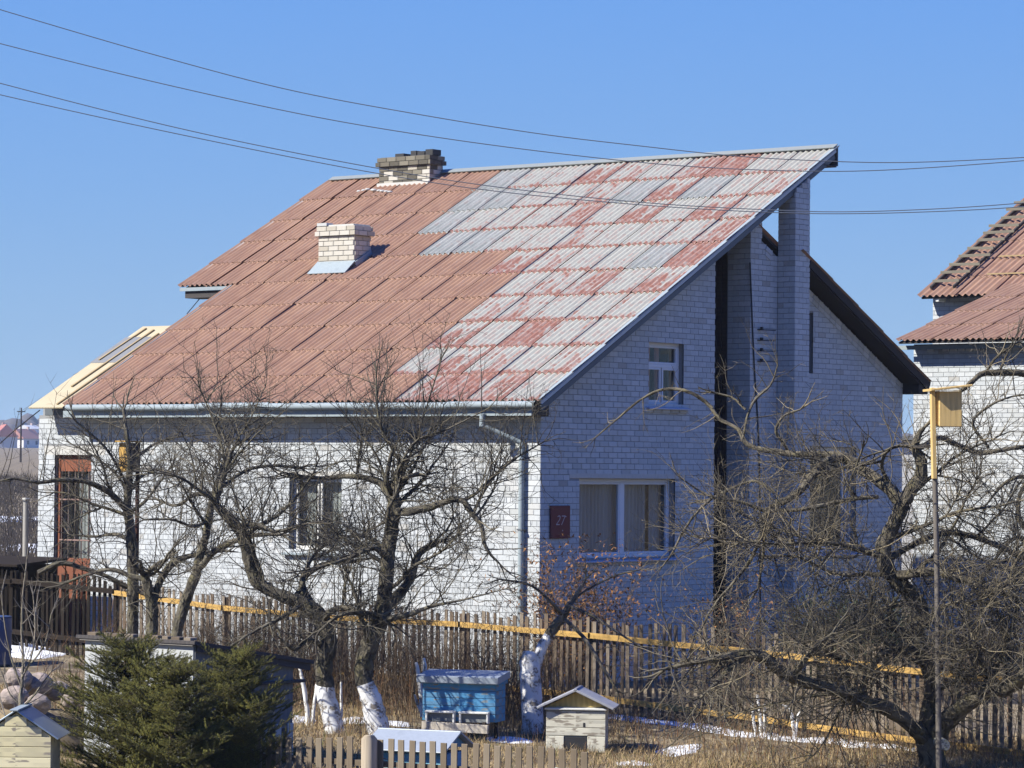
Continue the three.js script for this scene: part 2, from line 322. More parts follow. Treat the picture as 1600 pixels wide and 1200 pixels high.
// pier that carries the tip of the roof
const pierX0 = 7.27, pierX1 = 7.77, pierZ = .39;
const pier = slab('pier', [[pierX0 + .008, 0], [pierX1 - .008, 0], [pierX1 - .008, roofY(pierX1) - .1], [pierX0 + .008, roofY(pierX0) - .1]], [], pierZ - .02, M.mortar, house); pier.position.z = pierZ;
// closing walls behind
block('rear_wall', 5.9, 2.6, -12.0, 11.6, 5.2, .2, M.mortar, house);
slab('rear_wall', [[4.5, 4.9], [8.3, 4.9], [8.3, roofY(8.3) - .2], [4.5, roofY(4.5) - .2]], [], .2, M.concrete, house).position.z = -11.25;
block('side_wall', HW - .16, 2.8, -6.2, .3, 5.5, 11.6, M.mortar, house);
block('inner_wall', 6.72, 6.2, -6.2, .2, 4.6, 10.6, M.concrete, house);
block('floor', 5.9, .38, -6.1, 11.2, .1, 11.6, M.soffit, house); block('partition_wall', 2.9, 2.55, -2.4, 4.8, 4.2, .12, mat([.10, .11, .13]), house);
{ // brickwork
  const list = [], X = V(1, 0, 0), NZ = V(0, 0, 1), L = V(0, 0, -1), NX = V(-1, 0, 0);
  layBricks(list, 'g', V(0, 0, 0), X, NZ, .02, 8, (y) => { const a = Math.max(.0, (y + .14 + .05 - 5.16) / .544 - .47); return a < 5.2 ? cut([[a, 5.21]], y, [win1, win2, lint1]) : []; });
  layBricks(list, 'e', V(0, 0, 0), L, NX, .02, 4.92, (y) => cut([[-.0, WALL_L]], y, [winF, doorF, lintF, lintD]), 1);
  layBricks(list, 'r', V(0, 0, 0), X, NZ, .02, 9, (y) => { const hi = Math.min(HW, 7.76 - (y + .24 - 8.01) / .498), out = []; if (y < rightY(6.74) - .22) out.push([6.36, hi]); else if (y < roofY(6.55) - .18) out.push([Math.max(6.36, (y + .19 - 5.16) / .544 - .47), 6.74]); return cut(out, y, [win3, slot, lint3, [7.27, 0, 7.77, 12]]); });
  layBricks(list, 's', V(6.36, 0, 0), L, NX, .02, roofY(6.36) - .2, () => [[.0, .5]]);
  layBricks(list, 'p', V(0, 0, pierZ), X, NZ, .02, roofY(pierX1) - .1, (y) => [[Math.max(pierX0, (y + .12 - 5.16) / .544 - .47), pierX1]].filter(([a, b]) => b - a > .04));
  layBricks(list, 'p', V(pierX0, 0, pierZ), L, NX, .02, roofY(7.0) - .1, () => [[.0, pierZ - .01]]);
  layBricks(list, 'p', V(pierX1, 0, pierZ), L, V(1, 0, 0), .02, roofY(7.6) - .2, () => [[.0, pierZ - .01]]);
  const parents = { g: gable, e: eavesWall, r: rightWall, s: recessSide, p: pier };
  setBricks(list, parents, (b) => (b.face === 'g' && b.along < 2.75 && b.y > 3.95 && b.y < 5.6) || (b.face === 'e' && b.along < 2.05 && b.y > 2.9 && b.y < 4.6));
}
// rake corbel: sloping courses under the short roof
{ const n = 24; for (let k = 0; k < n; k++) for (const [dz, dn, zo] of [[0, -.29, .028], [0, -.385, .014]]) { const x0 = 6.85 + (11.75 - 6.85) * k / n, x1 = x0 + (11.75 - 6.85) / n - .012; if (x1 > 7.2 && x0 < 7.8) continue; mesh('corbel_brick', beamGeo(V(x0, rightY(x0) + dn + .0, zo - .03), V(x1, rightY(x1) + dn, zo - .03), .06, .085), M.bricks[k % 5], house); } }
// lintels
const lintel = (b, along) => { const w = b[2] - b[0], h = b[3] - b[1]; along === 'x' ? block('lintel', (b[0] + b[2]) / 2, (b[1] + b[3]) / 2, -.048, w - .01, h - .006, .1, M.concrete, house) : block('lintel', .048, (b[1] + b[3]) / 2, -(b[0] + b[2]) / 2, .1, h - .006, w - .01, M.concrete, house); };
lintel(lint1, 'x'); lintel(lint3, 'x'); lintel(lintF, 'z'); lintel(lintD, 'z');

// windows: built facing +z about their lower left corner, then turned into place
function wavy(w, h, folds, depth) { const g = new THREE.PlaneGeometry(w, h, folds * 6, 4), p = g.attributes.position; for (let i = 0; i < p.count; i++) { const u = (p.getX(i) / w + .5); p.setZ(i, depth * (Math.sin(u * folds * 6.283) * .7 + Math.sin(u * folds * 2.3 * 3.1 + 1) * .3)); } g.computeVertexNormals(); return g; }
function makeWindow(parent, w, h, panes, { curtain = M.curtain, cover = [], bars, frame = M.framePaint, t = .06, sillMat = M.sillSkyTint, sill = true } = {}) {
  const g = new THREE.Group(); g.name = 'window'; parent.add(g);
  const fr = [[w / 2, h - t / 2, w, t], [w / 2, t / 2, w, t], [t / 2, h / 2, t, h - 2 * t], [w - t / 2, h / 2, t, h - 2 * t]];
  for (const [x, y, ww, hh] of fr) block('frame', x, y, 0, ww, hh, .07, frame, g, .008);
  for (const [x0, y0, x1, y1] of panes) {
    const s = .04, cx = (x0 + x1) / 2, cy = (y0 + y1) / 2, ww = x1 - x0, hh = y1 - y0;
    for (const [x, y, a, b] of [[cx, y1 - s / 2, ww, s], [cx, y0 + s / 2, ww, s], [x0 + s / 2, cy, s, hh - 2 * s], [x1 - s / 2, cy, s, hh - 2 * s]]) block('sash', x, y, .008, a, b, .05, frame, g, .006);
    const p = mesh('pane', new THREE.PlaneGeometry(ww - 2 * s + .01, hh - 2 * s + .01), M.glass, g); p.position.set(cx, cy, .004);
  }
  for (const [x0, x1, m] of cover) { const c = mesh('curtain', wavy(x1 - x0, h - .1, Math.max(3, Math.round((x1 - x0) * 9)), .03), m ?? curtain, g); c.position.set((x0 + x1) / 2, h / 2, -.14); }
  if (sill) { const s = block('sill', w / 2, -.035, .12, w + .22, .03, .26, sillMat, g); s.rotation.x = .16; }
  return g;
}
{
  const g1 = makeWindow(house, 2.87, 1.38, [[.06, .06, 1.36, 1.32], [1.46, .06, 2.81, 1.32]], { cover: [[.08, 1.62], [1.62, 2.36], [2.46, 2.80]] }); g1.position.set(win1[0], win1[1], -.16);
  block('mullion', 1.41, .69, 0, .1, 1.26, .075, M.framePaint, g1);
  const g2 = makeWindow(house, 1.08, 1.13, [[.06, .74, 1.02, 1.07], [.06, .06, .52, .68], [.56, .06, 1.02, .68]], { cover: [[.08, .42, M.pinkCurtain], [.55, .70, M.pinkCurtain]] }); g2.position.set(win2[0], win2[1], -.14);
  block('transom', .54, .71, 0, .96, .06, .072, M.framePaint, g2);
  for (let k = 0; k < 5; k++) block('sill_brick', 3.1 + k * .27, 5.09, .012, .25, .085, .05, M.bricks[k], house);
  const g3 = makeWindow(house, 1.67, 2.01, [[.06, .06, 1.40, 1.95]], { cover: [[.1, .5]] }); g3.position.set(win3[0], win3[1], -.16);
  block('mullion', 1.50, 1.0, 0, .05, 1.89, .06, M.framePaint, g3);
  const g4 = makeWindow(house, 1.24, 1.34, [[.06, .06, .60, 1.28], [.64, .06, 1.18, 1.28]], { cover: [[.08, .38], [.62, 1.14]], frame: M.white, sill: true, sillMat: M.zinc }); g4.position.set(.16, winF[1], -winF[2]); g4.rotation.y = -Math.PI / 2; g4.position.z = -winF[2];
  // slot
  block('slot_pane', (slot[0] + slot[2]) / 2, (slot[1] + slot[3]) / 2, -.2, .19, 1.17, .02, M.iron, house);
  // tall barred window with rust-brown panels
  const gd = new THREE.Group(); gd.name = 'barred_door'; house.add(gd); gd.position.set(.12, doorF[1], -doorF[2]); gd.rotation.y = -Math.PI / 2;
  const rust = mat([.185, .062, .030], { map: woodTex }), W = .98, H = 3.47;
  block('frame', .04, H / 2, 0, .08, H, .09, rust, gd); block('frame', W - .04, H / 2, 0, .08, H, .09, rust, gd);
  block('panel', W / 2, H - .16, 0, W - .16, .31, .06, rust, gd); block('panel', W / 2, .76, 0, W - .16, 1.5, .06, rust, gd);
  for (let k = 0; k < 4; k++) block('panel_board', .15 + k * .225, .76, .04, .2, 1.44, .03, rust, gd);
  const pn = mesh('pane', new THREE.PlaneGeometry(W - .16, 1.66), M.glass, gd); pn.position.set(W / 2, 2.33, -.02);
  for (let k = 0; k < 5; k++) block('bar', .13 + k * .18, 2.33, .04, .02, 1.66, .02, mat([.15, .115, .10]), gd);
  for (const y of [1.85, 2.62]) block('bar', W / 2, y, .045, W - .16, .03, .02, mat([.20, .13, .11]), gd);
  const cur = mesh('curtain', wavy(.5, 1.6, 5, .03), M.curtain, gd); cur.position.set(.62, 2.3, -.2);
}
// house number plate
{
  const c = document.createElement('canvas'); c.width = 128; c.height = 128; const x = c.getContext('2d');
  x.fillStyle = '#5e1216'; x.fillRect(0, 0, 128, 128); x.fillStyle = 'rgba(30,4,6,.35)'; for (let k = 0; k < 60; k++) x.fillRect((k * 37) % 128, (k * 53) % 128, 6, 3);
  x.fillStyle = '#9d9499'; x.font = 'italic 54px sans-serif'; x.textAlign = 'center'; x.fillText('27', 60, 76); x.fillRect(95, 40, 8, 4);
  x.beginPath(); x.arc(78, 98, 3, 0, 7); x.fill();
  const t = new THREE.CanvasTexture(c); t.colorSpace = THREE.SRGBColorSpace;
  const plate = block('number_plate', .535, 3.13, .02, .55, .56, .03, mat([.10, .014, .017], { roughness: .6 }), house); plate.userData.label = 'dark red plate with the number 27';
  const print = mesh('number', new THREE.PlaneGeometry(.53, .54), new THREE.MeshStandardMaterial({ map: t, roughness: .6 }), plate); print.position.z = .0165;
}
// insulator rack and cable on the gable
for (let k = 0; k < 4; k++) { const p = onPlane(1184, 515 + k * 16.5, 'z', .0); mesh('iron_bracket', beamGeo(V(p.x - .02, p.y, .0), V(p.x + .42, p.y, .12), .018, .018), M.iron, house); block('insulator', p.x + .04, p.y + .02, .06, .05, .06, .05, M.iron, house); }
{ const a = onPlane(1172, 410, 'z', .02), b = onPlane(1178, 560, 'z', .02), c = onPlane(1186, 700, 'z', .02); new Shapes().tube(catmull([a, b, c, V(c.x + .1, .6, .02)], .4), () => .014, 6).build('cable', M.iron, house); }

// ---------------- long roof
const roof = new THREE.Group(); roof.name = 'roof'; house.add(roof);
const FOOT = V(-.47, 5.16, 0), SLOPE_L = 9.2 / Math.cos(PITCH_A), ROWS = 10, ROW = SLOPE_L / ROWS, COL = .8, Z0 = .35;
const sheetA = [0, 1, 2].map((k) => sheetGeo(COL * 7 / 6, ROW + .13, 7, .025, 6, .007, [0, .012, .02][k]));
seed(23);
function sheetKind(r, c) {
  if (r >= 7 && c >= 6 && c <= 9) return c <= 7 ? (rnd() < .55 ? 'worn' : 'grey') : 'grey';
  if (r === 6 && c >= 6 && c <= 8) return 'grey';
  if ((r === 5 && c === 0) || (r === 9 && c === 2) || (r === 7 && c === 5)) return 'red';
  const edge = r < 1 ? 4 : r < 3 ? 5 : r < 5 ? 5 : r < 7 ? 6 : 6;
  if (c < edge) return r === 0 && c === edge - 1 ? 'red' : rnd() < .07 ? 'red' : rnd() < .08 ? 'grey' : 'worn';
  return 'terra';
}
for (let r = 0; r < ROWS; r++) for (let c = 0; c < 16; c++) {
  if (c >= 14 && r < 5) continue;
  const kind = sheetKind(r, c), list = SHEETS[kind], m = list[Math.floor(rnd() * list.length)];
  const z = Z0 - COL * (c + .5) + rr(-.008, .008) + (c >= 14 ? .07 * (c - 13) : 0), s = r * ROW + rr(-.025, .02) - (r ? .06 : .04);
  // the foot of each sheet lies on the one below, its +z edge on the next sheet
  laySheet(sheetA[Math.floor(rnd() * 3)], m, roof, FOOT, PITCH_A, s, z, .045 + rr(0, .004), .018 + rr(-.003, .004), .0145 + rr(-.002, .004));
}
// gap in the corner sheet by the upper chimney: a few grey mortar lumps
// boards under the sheets, verge trims, ridge cap
const deck = (name, x0, x1, z0, z1, dy, th, m, yf = roofY) => mesh(name, beamGeo(V(x0, yf(x0) + dy, (z0 + z1) / 2), V(x1, yf(x1) + dy, (z0 + z1) / 2), Math.abs(z1 - z0), th, V(0, 1, 0)), m, roof);
deck('roof_deck', -.42, 8.66, .31, -10.83, -.055, .05, M.soffit); deck('roof_deck', 4.12, 8.66, -10.84, -12.22, -.055, .05, M.soffit);
const trim = (name, a, b, w, h, m) => mesh(name, beamGeo(a, b, w, h), m, roof);
trim('verge_trim', V(-.50, roofY(-.5) + .045, .37), V(8.74, roofY(8.74) + .045, .37), .10, .022, M.zinc);
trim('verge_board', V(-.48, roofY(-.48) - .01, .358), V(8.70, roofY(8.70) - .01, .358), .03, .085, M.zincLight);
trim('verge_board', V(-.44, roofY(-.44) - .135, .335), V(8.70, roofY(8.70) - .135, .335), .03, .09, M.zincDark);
trim('verge_trim', V(.0, roofY(.0) + .02, -10.90), V(4.2, roofY(4.2) + .02, -10.90), .06, .03, M.zinc);
trim('verge_trim', V(4.1, roofY(4.1) + .02, -12.27), V(8.70, roofY(8.7) + .02, -12.27), .05, .03, M.zinc);
{ const g = chamferBox(.17, .016, 12.7, .004), m = mat([.20, .22, .21], { map: grain, roughness: .6 }); const a = mesh('ridge_cap', g, m, roof); a.position.set(8.66, roofY(8.66) + .085, -5.96); a.rotation.z = PITCH_A; }
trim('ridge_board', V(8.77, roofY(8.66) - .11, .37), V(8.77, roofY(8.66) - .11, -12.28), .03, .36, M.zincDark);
trim('ridge_soffit', V(8.53, roofY(8.66) - .30, .35), V(8.53, roofY(8.66) - .30, -12.2), .46, .03, M.soffit);
// upper eave at the rear corner
trim('fascia', V(4.06, roofY(4.1) - .045, -10.72), V(4.06, roofY(4.1) - .045, -12.3), .03, .07, M.zinc);
trim('soffit_box', V(4.35, roofY(4.1) - .15, -10.95), V(4.35, roofY(4.1) - .15, -12.2), .5, .14, M.soffit);
mesh('loose_strip', beamGeo(V(4.2, roofY(4.1) - .2, -11.85), V(4.0, roofY(4.1) - .55, -12.05), .03, .02), M.zincDark, roof);
// eaves: gutter, fascia, soffit
trim('fascia', V(-.455, 4.985, .16), V(-.455, 4.985, -10.97), .03, .13, M.zinc);
trim('soffit_board', V(-.21, 4.93, .15), V(-.21, 4.93, -10.95), .46, .03, M.soffit);
block('eave_end', -.22, 5.03, .17, .42, .2, .03, M.soffit, roof);
{ const half = new THREE.CylinderGeometry(.06, .06, 1, 8, 1, true, Math.PI / 2, Math.PI); half.rotateZ(Math.PI / 2); half.rotateY(Math.PI / 2);
  const gm = M.zinc.clone(); gm.side = THREE.DoubleSide; let z = .30; for (const [len, dy] of [[1.9, .0], [2.1, -.012], [2.0, -.004], [1.7, .01], [1.9, -.008], [1.55, .0]]) { const q = mesh('gutter', half, gm, roof); q.scale.z = len; q.position.set(-.535, 5.105 + dy, z - len / 2); z -= len - .01; } }
{ const pts = [V(-.50, 4.95, -.86), V(-.50, 4.74, -.86)], pipe = new Shapes().tube(pts, [.05, .05], 10); pipe.build('outlet', M.zinc, house);
  new Shapes().tube([V(-.47, 4.74, -.83), V(-.08, 4.47, -.36)], [.042, .042], 10).build('pipe_bend', M.zinc, house);
  new Shapes().tube([V(-.075, 4.50, -.345), V(-.075, 2.4, -.345), V(-.085, .3, -.345)], [.047, .047, .047], 10).build('downpipe', M.zinc, house);
  for (const y of [4.3, 3.0, 1.7]) block('pipe_clip', -.06, y, -.345, .13, .03, .12, M.zincDark, house); }
// porch roof of bare plywood with battens and a felt patch
deck('sheathing', -.52, 2.55, -10.93, -11.85, -.03, .03, M.plywood);
{ const zb = [-11.1, -11.38, -11.66]; zb.forEach((z, k) => mesh('batten', beamGeo(V([-.45, .2, 1.2][k], roofY([-.45, .2, 1.2][k]) + .005, z - .05), V([2.2, 2.35, 2.42][k], roofY([2.2, 2.35, 2.42][k]) + .005, z + .02), .045, .03), M.batten, roof));
  mesh('felt_patch', beamGeo(V(1.12, roofY(1.12) - .008, -11.52), V(2.1, roofY(2.1) - .008, -11.52), .72, .006), M.felt, roof); }
block('porch_shade_block', .1, 5.08, -11.4, .2, .2, 1.1, M.zincDark, house);  // dark block stands in for the soffit shadow under the porch roof
mesh('cable', new THREE.TubeGeometry(new THREE.CatmullRomCurve3([at(62, 641, 62), at(28, 668, 63), at(-40, 730, 66)]), 8, .012, 5), M.iron, house);

// ---------------- short roof behind, seen from below and over the wall
const roofB = new THREE.Group(); roofB.name = 'roof'; house.add(roofB);
{ const len = 5.5 / Math.cos(Math.atan(.498)), dir = V(1, -.498, 0).normalize(), nrm = V(.498, 1, 0).normalize(), g = sheetGeo(COL + .07, ROW + .13, 6, .019, 6);
  for (let c = 0; c < 16; c++) for (let r = 0; r < 6; r++) { if (r === 5 && c === 0) continue; const m = mesh('roof_sheet', g, SHEETS.terra[(c + r) % 5], roofB); m.quaternion.setFromRotationMatrix(new THREE.Matrix4().makeBasis(V(0, 0, -1), dir.clone().negate(), nrm)); m.position.set(12.2, rightY(12.2) + .03, .42 - .8 * (c + .5)).addScaledVector(dir, -r * len / 6); m.position.z = .40 - .8 * (c + .5); m.rotateX(-.016); }
  mesh('roof_deck', beamGeo(V(7.6, rightY(7.6) - .04, -5.95), V(12.16, rightY(12.16) - .04, -5.95), 12.66, .05), M.soffit, roofB); mesh('roof_deck', beamGeo(V(6.76, rightY(6.76) - .04, -6.15), V(7.6, rightY(7.6) - .04, -6.15), 12.24, .05), M.soffit, roofB);
  { const m = mesh('roof_sheet', sheetGeo(.42, ROW + .13, 3, .019, 6), SHEETS.terra[2], roofB); m.quaternion.setFromRotationMatrix(new THREE.Matrix4().makeBasis(V(0, 0, -1), dir.clone().negate(), nrm)); m.position.set(12.2, rightY(12.2) + .03, 0).addScaledVector(dir, -5 * len / 6); m.position.z = -.19; m.rotateX(-.016); }
  mesh('verge_board', beamGeo(V(7.78, rightY(7.78) - .06, .385), V(12.2, rightY(12.2) - .06, .385), .03, .17), M.darkWood, roofB);
  mesh('soffit_board', beamGeo(V(7.78, rightY(7.78) - .17, .18), V(12.1, rightY(12.1) - .17, .18), .38, .03), M.darkWood, roofB);
  for (let k = 0; k < 7; k++) { const x = 7.9 + k * .62; mesh('purlin_end', beamGeo(V(x, rightY(x) - .13, -.05), V(x, rightY(x) - .13, .36), .09, .07), M.darkWood, roofB); }
  block('eave_box', 12.0, rightY(12.1) - .17, -.0, .34, .2, .74, M.darkWood, roofB); block('eave_box', 12.0, rightY(12.1) - .17, -6.5, .34, .2, 12.0, M.darkWood, roofB); }

// ---------------- chimneys
function chimney(name, x0, x1, z0, z1, yb, yt, capH, label) {
  const g = new THREE.Group(); g.name = 'chimney'; house.add(g); g.userData.label = label;
  block('core', (x0 + x1) / 2, (yb + yt) / 2, (z0 + z1) / 2, x1 - x0 - .03, yt - yb, z1 - z0 - .03, M.mortar, g);
  const list = []; let y = yb;
  const rows = Math.round((yt - yb) / COURSE), capRows = capH;
  for (let r = 0; r < rows; r++) {
    const e = r >= rows - capRows ? (r === rows - 1 && capRows > 1 ? .03 : .055) : 0, o = r % 2 ? .13 : 0, yy = yb + r * COURSE + .049;
    const put = (c, len, ax) => { const b = mesh('brick', brickGeo, name === 'sooty' && rnd() < (r >= rows - 2 ? .95 : .55) + .75 * Math.exp(-Math.pow((c.z + 9.95) / .22, 2)) * (r / rows) ? sootBricks[Math.floor(rnd() * 3)] : M.chimneyBricks[Math.floor(rnd() * 4)], g); b.scale.x = len / BRICK_L; b.position.copy(c); b.rotation.y = ax === 'z' ? Math.PI / 2 : 0; };
    for (const [xf, sg] of [[x0 - e, 1], [x1 + e, -1]]) for (let s = z0 - e - o; s < z1 + e; s += .26) { const a = Math.max(s, z0 - e), b = Math.min(s + .25, z1 + e); if (b - a > .05) put(V(xf + sg * .013, yy, (a + b) / 2), b - a, 'z'); }
    for (const [zf, sg] of [[z1 + e, -1], [z0 - e, 1]]) for (let s = x0 - e - .26 + o; s < x1 + e; s += .26) { const a = Math.max(s, x0 - e + .03), b = Math.min(s + .25, x1 + e - .03); if (b - a > .05) put(V((a + b) / 2, yy, zf + sg * .013), b - a, 'x'); }
  }
  return g;
}
const sootBrick = mat([.12, .105, .085], { map: grain }), sootBricks = [[.075, .068, .052], [.12, .108, .082], [.17, .155, .12]].map((c) => mat(c, { map: grain }));
seed(31);
const ch1 = chimney('plain', 4.6, 5.1, -9.06, -8.13, 7.9, 8.76, 2, 'pale brick chimney halfway up the roof with zinc apron');
block('cap', 4.85, 8.785, -8.6, .5, .05, .9, M.concrete, ch1); block('cap_brick', 4.66, 8.82, -8.95, .2, .06, .26, M.bricks[3], ch1);
mesh('apron', beamGeo(V(4.3, roofY(4.3) + .075, -8.6), V(4.62, roofY(4.62) + .16, -8.6), .98, .02), M.zinc, ch1);
block('apron', 4.86, roofY(4.86) + .06, -8.10, .55, .16, .02, M.zinc, ch1).rotation.z = PITCH_A;
const ch2 = chimney('sooty', 8.25, 8.68, -10.6, -9.23, 9.84, 10.5, 2, 'sooty brick chimney on the ridge with dark pots');
block('cap', 8.465, 10.515, -9.92, .42, .03, 1.3, sootBrick, ch2);
[[-10.1, .07], [-9.72, .11], [-9.52, .09], [-9.3, .12]].forEach(([z, h], k) => block('pot', 8.45, 10.53 + h / 2, z, .28, h, [.24, .16, .2, .2][k], M.iron, ch2));
block('flashing', 8.22, roofY(8.2) + .075, -9.92, .05, .07, 1.4, M.concrete, ch2);
for (let k = 0; k < 9; k++) { const z = -10.95 + k * .12, x = 8.05 - .03 * Math.abs(k - 2); const l = mesh('mortar_lump', new THREE.IcosahedronGeometry(.055, 1), M.concrete, ch2); l.scale.set(1.3, .6, 1); l.position.set(x + rr(-.08, .05), roofY(x) + .06, z); }
// ---------------------------------------------------------------- neighbouring house
seed(41);
{
  const nb = thing('neighbour_house', 'white brick house at the picture edge with two red corrugated roofs', 'house', V(17, 0, -2.82));
  const NX0 = 17, NZ0 = -2.82, UX = 21.5, UZ = -4.98, lowY = (x) => 6.86 + .2935 * (x - 16.5), upY = (x) => 8.10 + .52 * (x - 21.1);
  nb.updateMatrixWorld(true);
  const hold = new THREE.Group(), low = sideSlab('wall', [[-9, 0], [2.82, 0], [2.82, 6.8], [-9, 6.8]], [], .35, M.mortar, hold); low.position.x = NX0;
  const up = sideSlab('wall', [[-9, 3], [4.98, 3], [4.98, 8.15], [-9, 8.15]], [], .35, M.mortar, hold); up.position.x = UX;
  const list = [];
  layBricks(list, 'l', V(NX0, 0, 0), V(0, 0, -1), V(-1, 0, 0), .02, 6.75, () => [[-3.4, 2.82]]);
  layBricks(list, 'u', V(UX, 0, 0), V(0, 0, -1), V(-1, 0, 0), 6.9, 8.15, () => [[-.5, 4.98]]);
  setBricks(list, { l: low, u: up }, (b) => b.face === 'l' && b.along > -.6 && b.along < 2.6 && b.y > 3.4 && b.y < 5.9);
  // small round vents left between the top course and the eave board
  const box = (name, x, y, z, w, h, d, m) => block(name, x, y, z, w, h, d, m, hold);
  box('rear_wall', 20, 3.3, NZ0 + .16, 5.6, 6.4, .3, M.mortar); box('rear_wall', 25, 4, UZ + .16, 6.6, 8, .3, M.mortar); box('end_wall', 24, 4, 8.8, 14, 8, .3, M.mortar);
  box('eave_board', 16.75, 6.72, 3, .03, .09, 12.1, M.zinc);
  for (let k = 0; k < 14; k++) if (k !== 1 && k !== 7) box('plaster_dab', 16.985, 6.66, -2.4 + k * .19, .03, .05, .15, M.white);
  const pl = Math.atan(.2935), pu = Math.atan(.52), gl = sheetGeo(.87, 1.62, 6, .024, 6), gu = sheetGeo(1.0, 1.2, 6, .03, 6);
  for (let r = 0; r < 4; r++) for (let c = 0; c < 7; c++) laySheet(gl, SHEETS.terra[(r * 3 + c) % 5], hold, V(16.45, lowY(16.45), 0), pl, r * 1.31, -2.5 + c * .8, .03, .015, -.013, 'roof_sheet');
  for (let r = 0; r < 7; r++) for (let c = 0; c < 8; c++) laySheet(gu, SHEETS.terra[(r * 2 + c * 3) % 5], hold, V(21.05, upY(21.05), 0), pu, r * 1.02, -4.62 + c * .93, .03, .018, -.014, 'roof_sheet');
  const bm = (name, a, b, w, h, m) => mesh(name, beamGeo(a, b, w, h), m, hold);
  bm('roof_deck', V(16.5, lowY(16.5) - .05, .2), V(21.6, lowY(21.6) - .05, .2), 6.2, .04, M.soffit);
  bm('roof_deck', V(21.1, upY(21.1) - .05, -1.3), V(27, upY(27) - .05, -1.3), 7.5, .04, M.soffit);
  bm('roof_deck', V(27, upY(27) - .05, -1.3), V(33, upY(27) - 3, -1.3), 7.5, .04, M.soffit);
  for (const [z, y] of [[-4.65, 8.02], [-3.2, 8.03]]) box('rafter_end', 21.3, y, z, .35, .1, .08, M.white);
  for (let r = 1; r < 6; r++) { const x = 21.05 + r * 1.02 * Math.cos(pu); bm('lap_strip', V(x - .02, upY(x) + .075, -4.0 + (r % 2) * .2), V(x - .02, upY(x) + .075, -2.2 + r * .5), .04, .03, M.batten); }
  for (const c of [...hold.children]) nb.attach(c);
  // wooden roof ladder lying on the upper slope
  const lad = thing('roof_ladder', 'grey wooden ladder lying up the edge of the red roof', 'ladder', V(21.3, upY(21.3) + .1, -4.6));
  const lm = mat([.155, .14, .11], { map: woodTex }), dk = mat([.035, .03, .028], { map: woodTex });
  const P = (s, z, n) => V(s * Math.cos(pu) - n * Math.sin(pu), s * Math.sin(pu) + n * Math.cos(pu), z);
  for (const z of [-.32, .28]) mesh('rail', beamGeo(P(0, z, 0), P(7.0, z, 0), .05, .07), dk, lad);
  for (let k = 0; k < 15; k++) { const s = .25 + k * .46 + rr(-.04, .04); mesh('rung', beamGeo(P(s, -.46 + rr(-.1, .1), .06), P(s + rr(-.05, .05), .40 + rr(-.1, .1), .06), .035, .065), lm, lad); }
}

// ---------------------------------------------------------------- back fence with yellow rails
seed(51);
{
  const fenceTop = (z) => { const t = [[-16, 2.15], [-9.35, 2.14], [-7.4, 2.02], [-5.5, 1.85], [-2.6, 1.75], [2, 1.71], [6.3, 1.61], [10.6, 1.39], [14, 1.3]]; let k = 0; while (k < t.length - 2 && z > t[k + 1][0]) k++; return lerp(t[k][1], t[k + 1][1], clamp((z - t[k][0]) / (t[k + 1][0] - t[k][0]), 0, 1)); };
  const railU = (z) => fenceTop(z) - lerp(.22, .33, smooth(0, 8, z)), railL = (z) => railU(z) - lerp(.92, 1.0, smooth(0, 9, z));
  const f = thing('picket_fence', 'weathered grey-brown picket fence with yellow rails in front of the houses', 'fence', V(-2.6, ground(-2.6, 2), 2));
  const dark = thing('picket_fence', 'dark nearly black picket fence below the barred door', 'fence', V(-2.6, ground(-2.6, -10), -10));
  const pk = [0, 1, 2, 3].map((k) => { const w = .056 + .007 * k, s = new THREE.Shape(); s.moveTo(-w / 2, 0); s.lineTo(w / 2, 0); s.lineTo(w / 2 - .004, .985 + .006 * (k % 2)); s.lineTo(-w / 2 + .003, 1 - .007 * (k % 3)); s.closePath(); const g = new THREE.ExtrudeGeometry(s, { depth: .02, bevelEnabled: false }); g.rotateY(-Math.PI / 2); return g; });
  for (let z = -15; z < 13.4; z += .131) {
    const own = z < -7.3 ? dark : f, h = fenceTop(z) - ground(-2.6, z) + rr(-.045, .04) - (rnd() < .04 ? .12 : 0);
    const zz = z + rr(-.014, .014); if (rnd() < .015) continue;
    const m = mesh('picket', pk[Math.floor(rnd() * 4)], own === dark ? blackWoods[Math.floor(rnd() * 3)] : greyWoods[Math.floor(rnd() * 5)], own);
    m.scale.set(1, h + .04, 1); m.position.set(.0, ground(-2.6, zz) - .04, zz).sub(V(0, own.position.y, own.position.z)); m.rotation.x = rr(-.018, .018);
  }
  for (let z0 = -15.2; z0 < 13; z0 += 2.6) {
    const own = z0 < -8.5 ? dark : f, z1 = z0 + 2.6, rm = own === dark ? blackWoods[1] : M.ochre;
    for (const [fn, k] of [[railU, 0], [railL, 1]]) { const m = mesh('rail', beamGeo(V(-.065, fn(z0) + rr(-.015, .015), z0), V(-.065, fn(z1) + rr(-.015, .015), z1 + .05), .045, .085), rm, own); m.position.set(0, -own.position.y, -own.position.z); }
    const g = ground(-2.6, z0); mesh('post', chamferBox(.11, fenceTop(z0) - g + .02, .11, .01), own === dark ? blackWoods[0] : greyWoods[4], own).position.set(.07, (fenceTop(z0) + g) / 2 - .05 - own.position.y, z0 - own.position.z);
  }
}
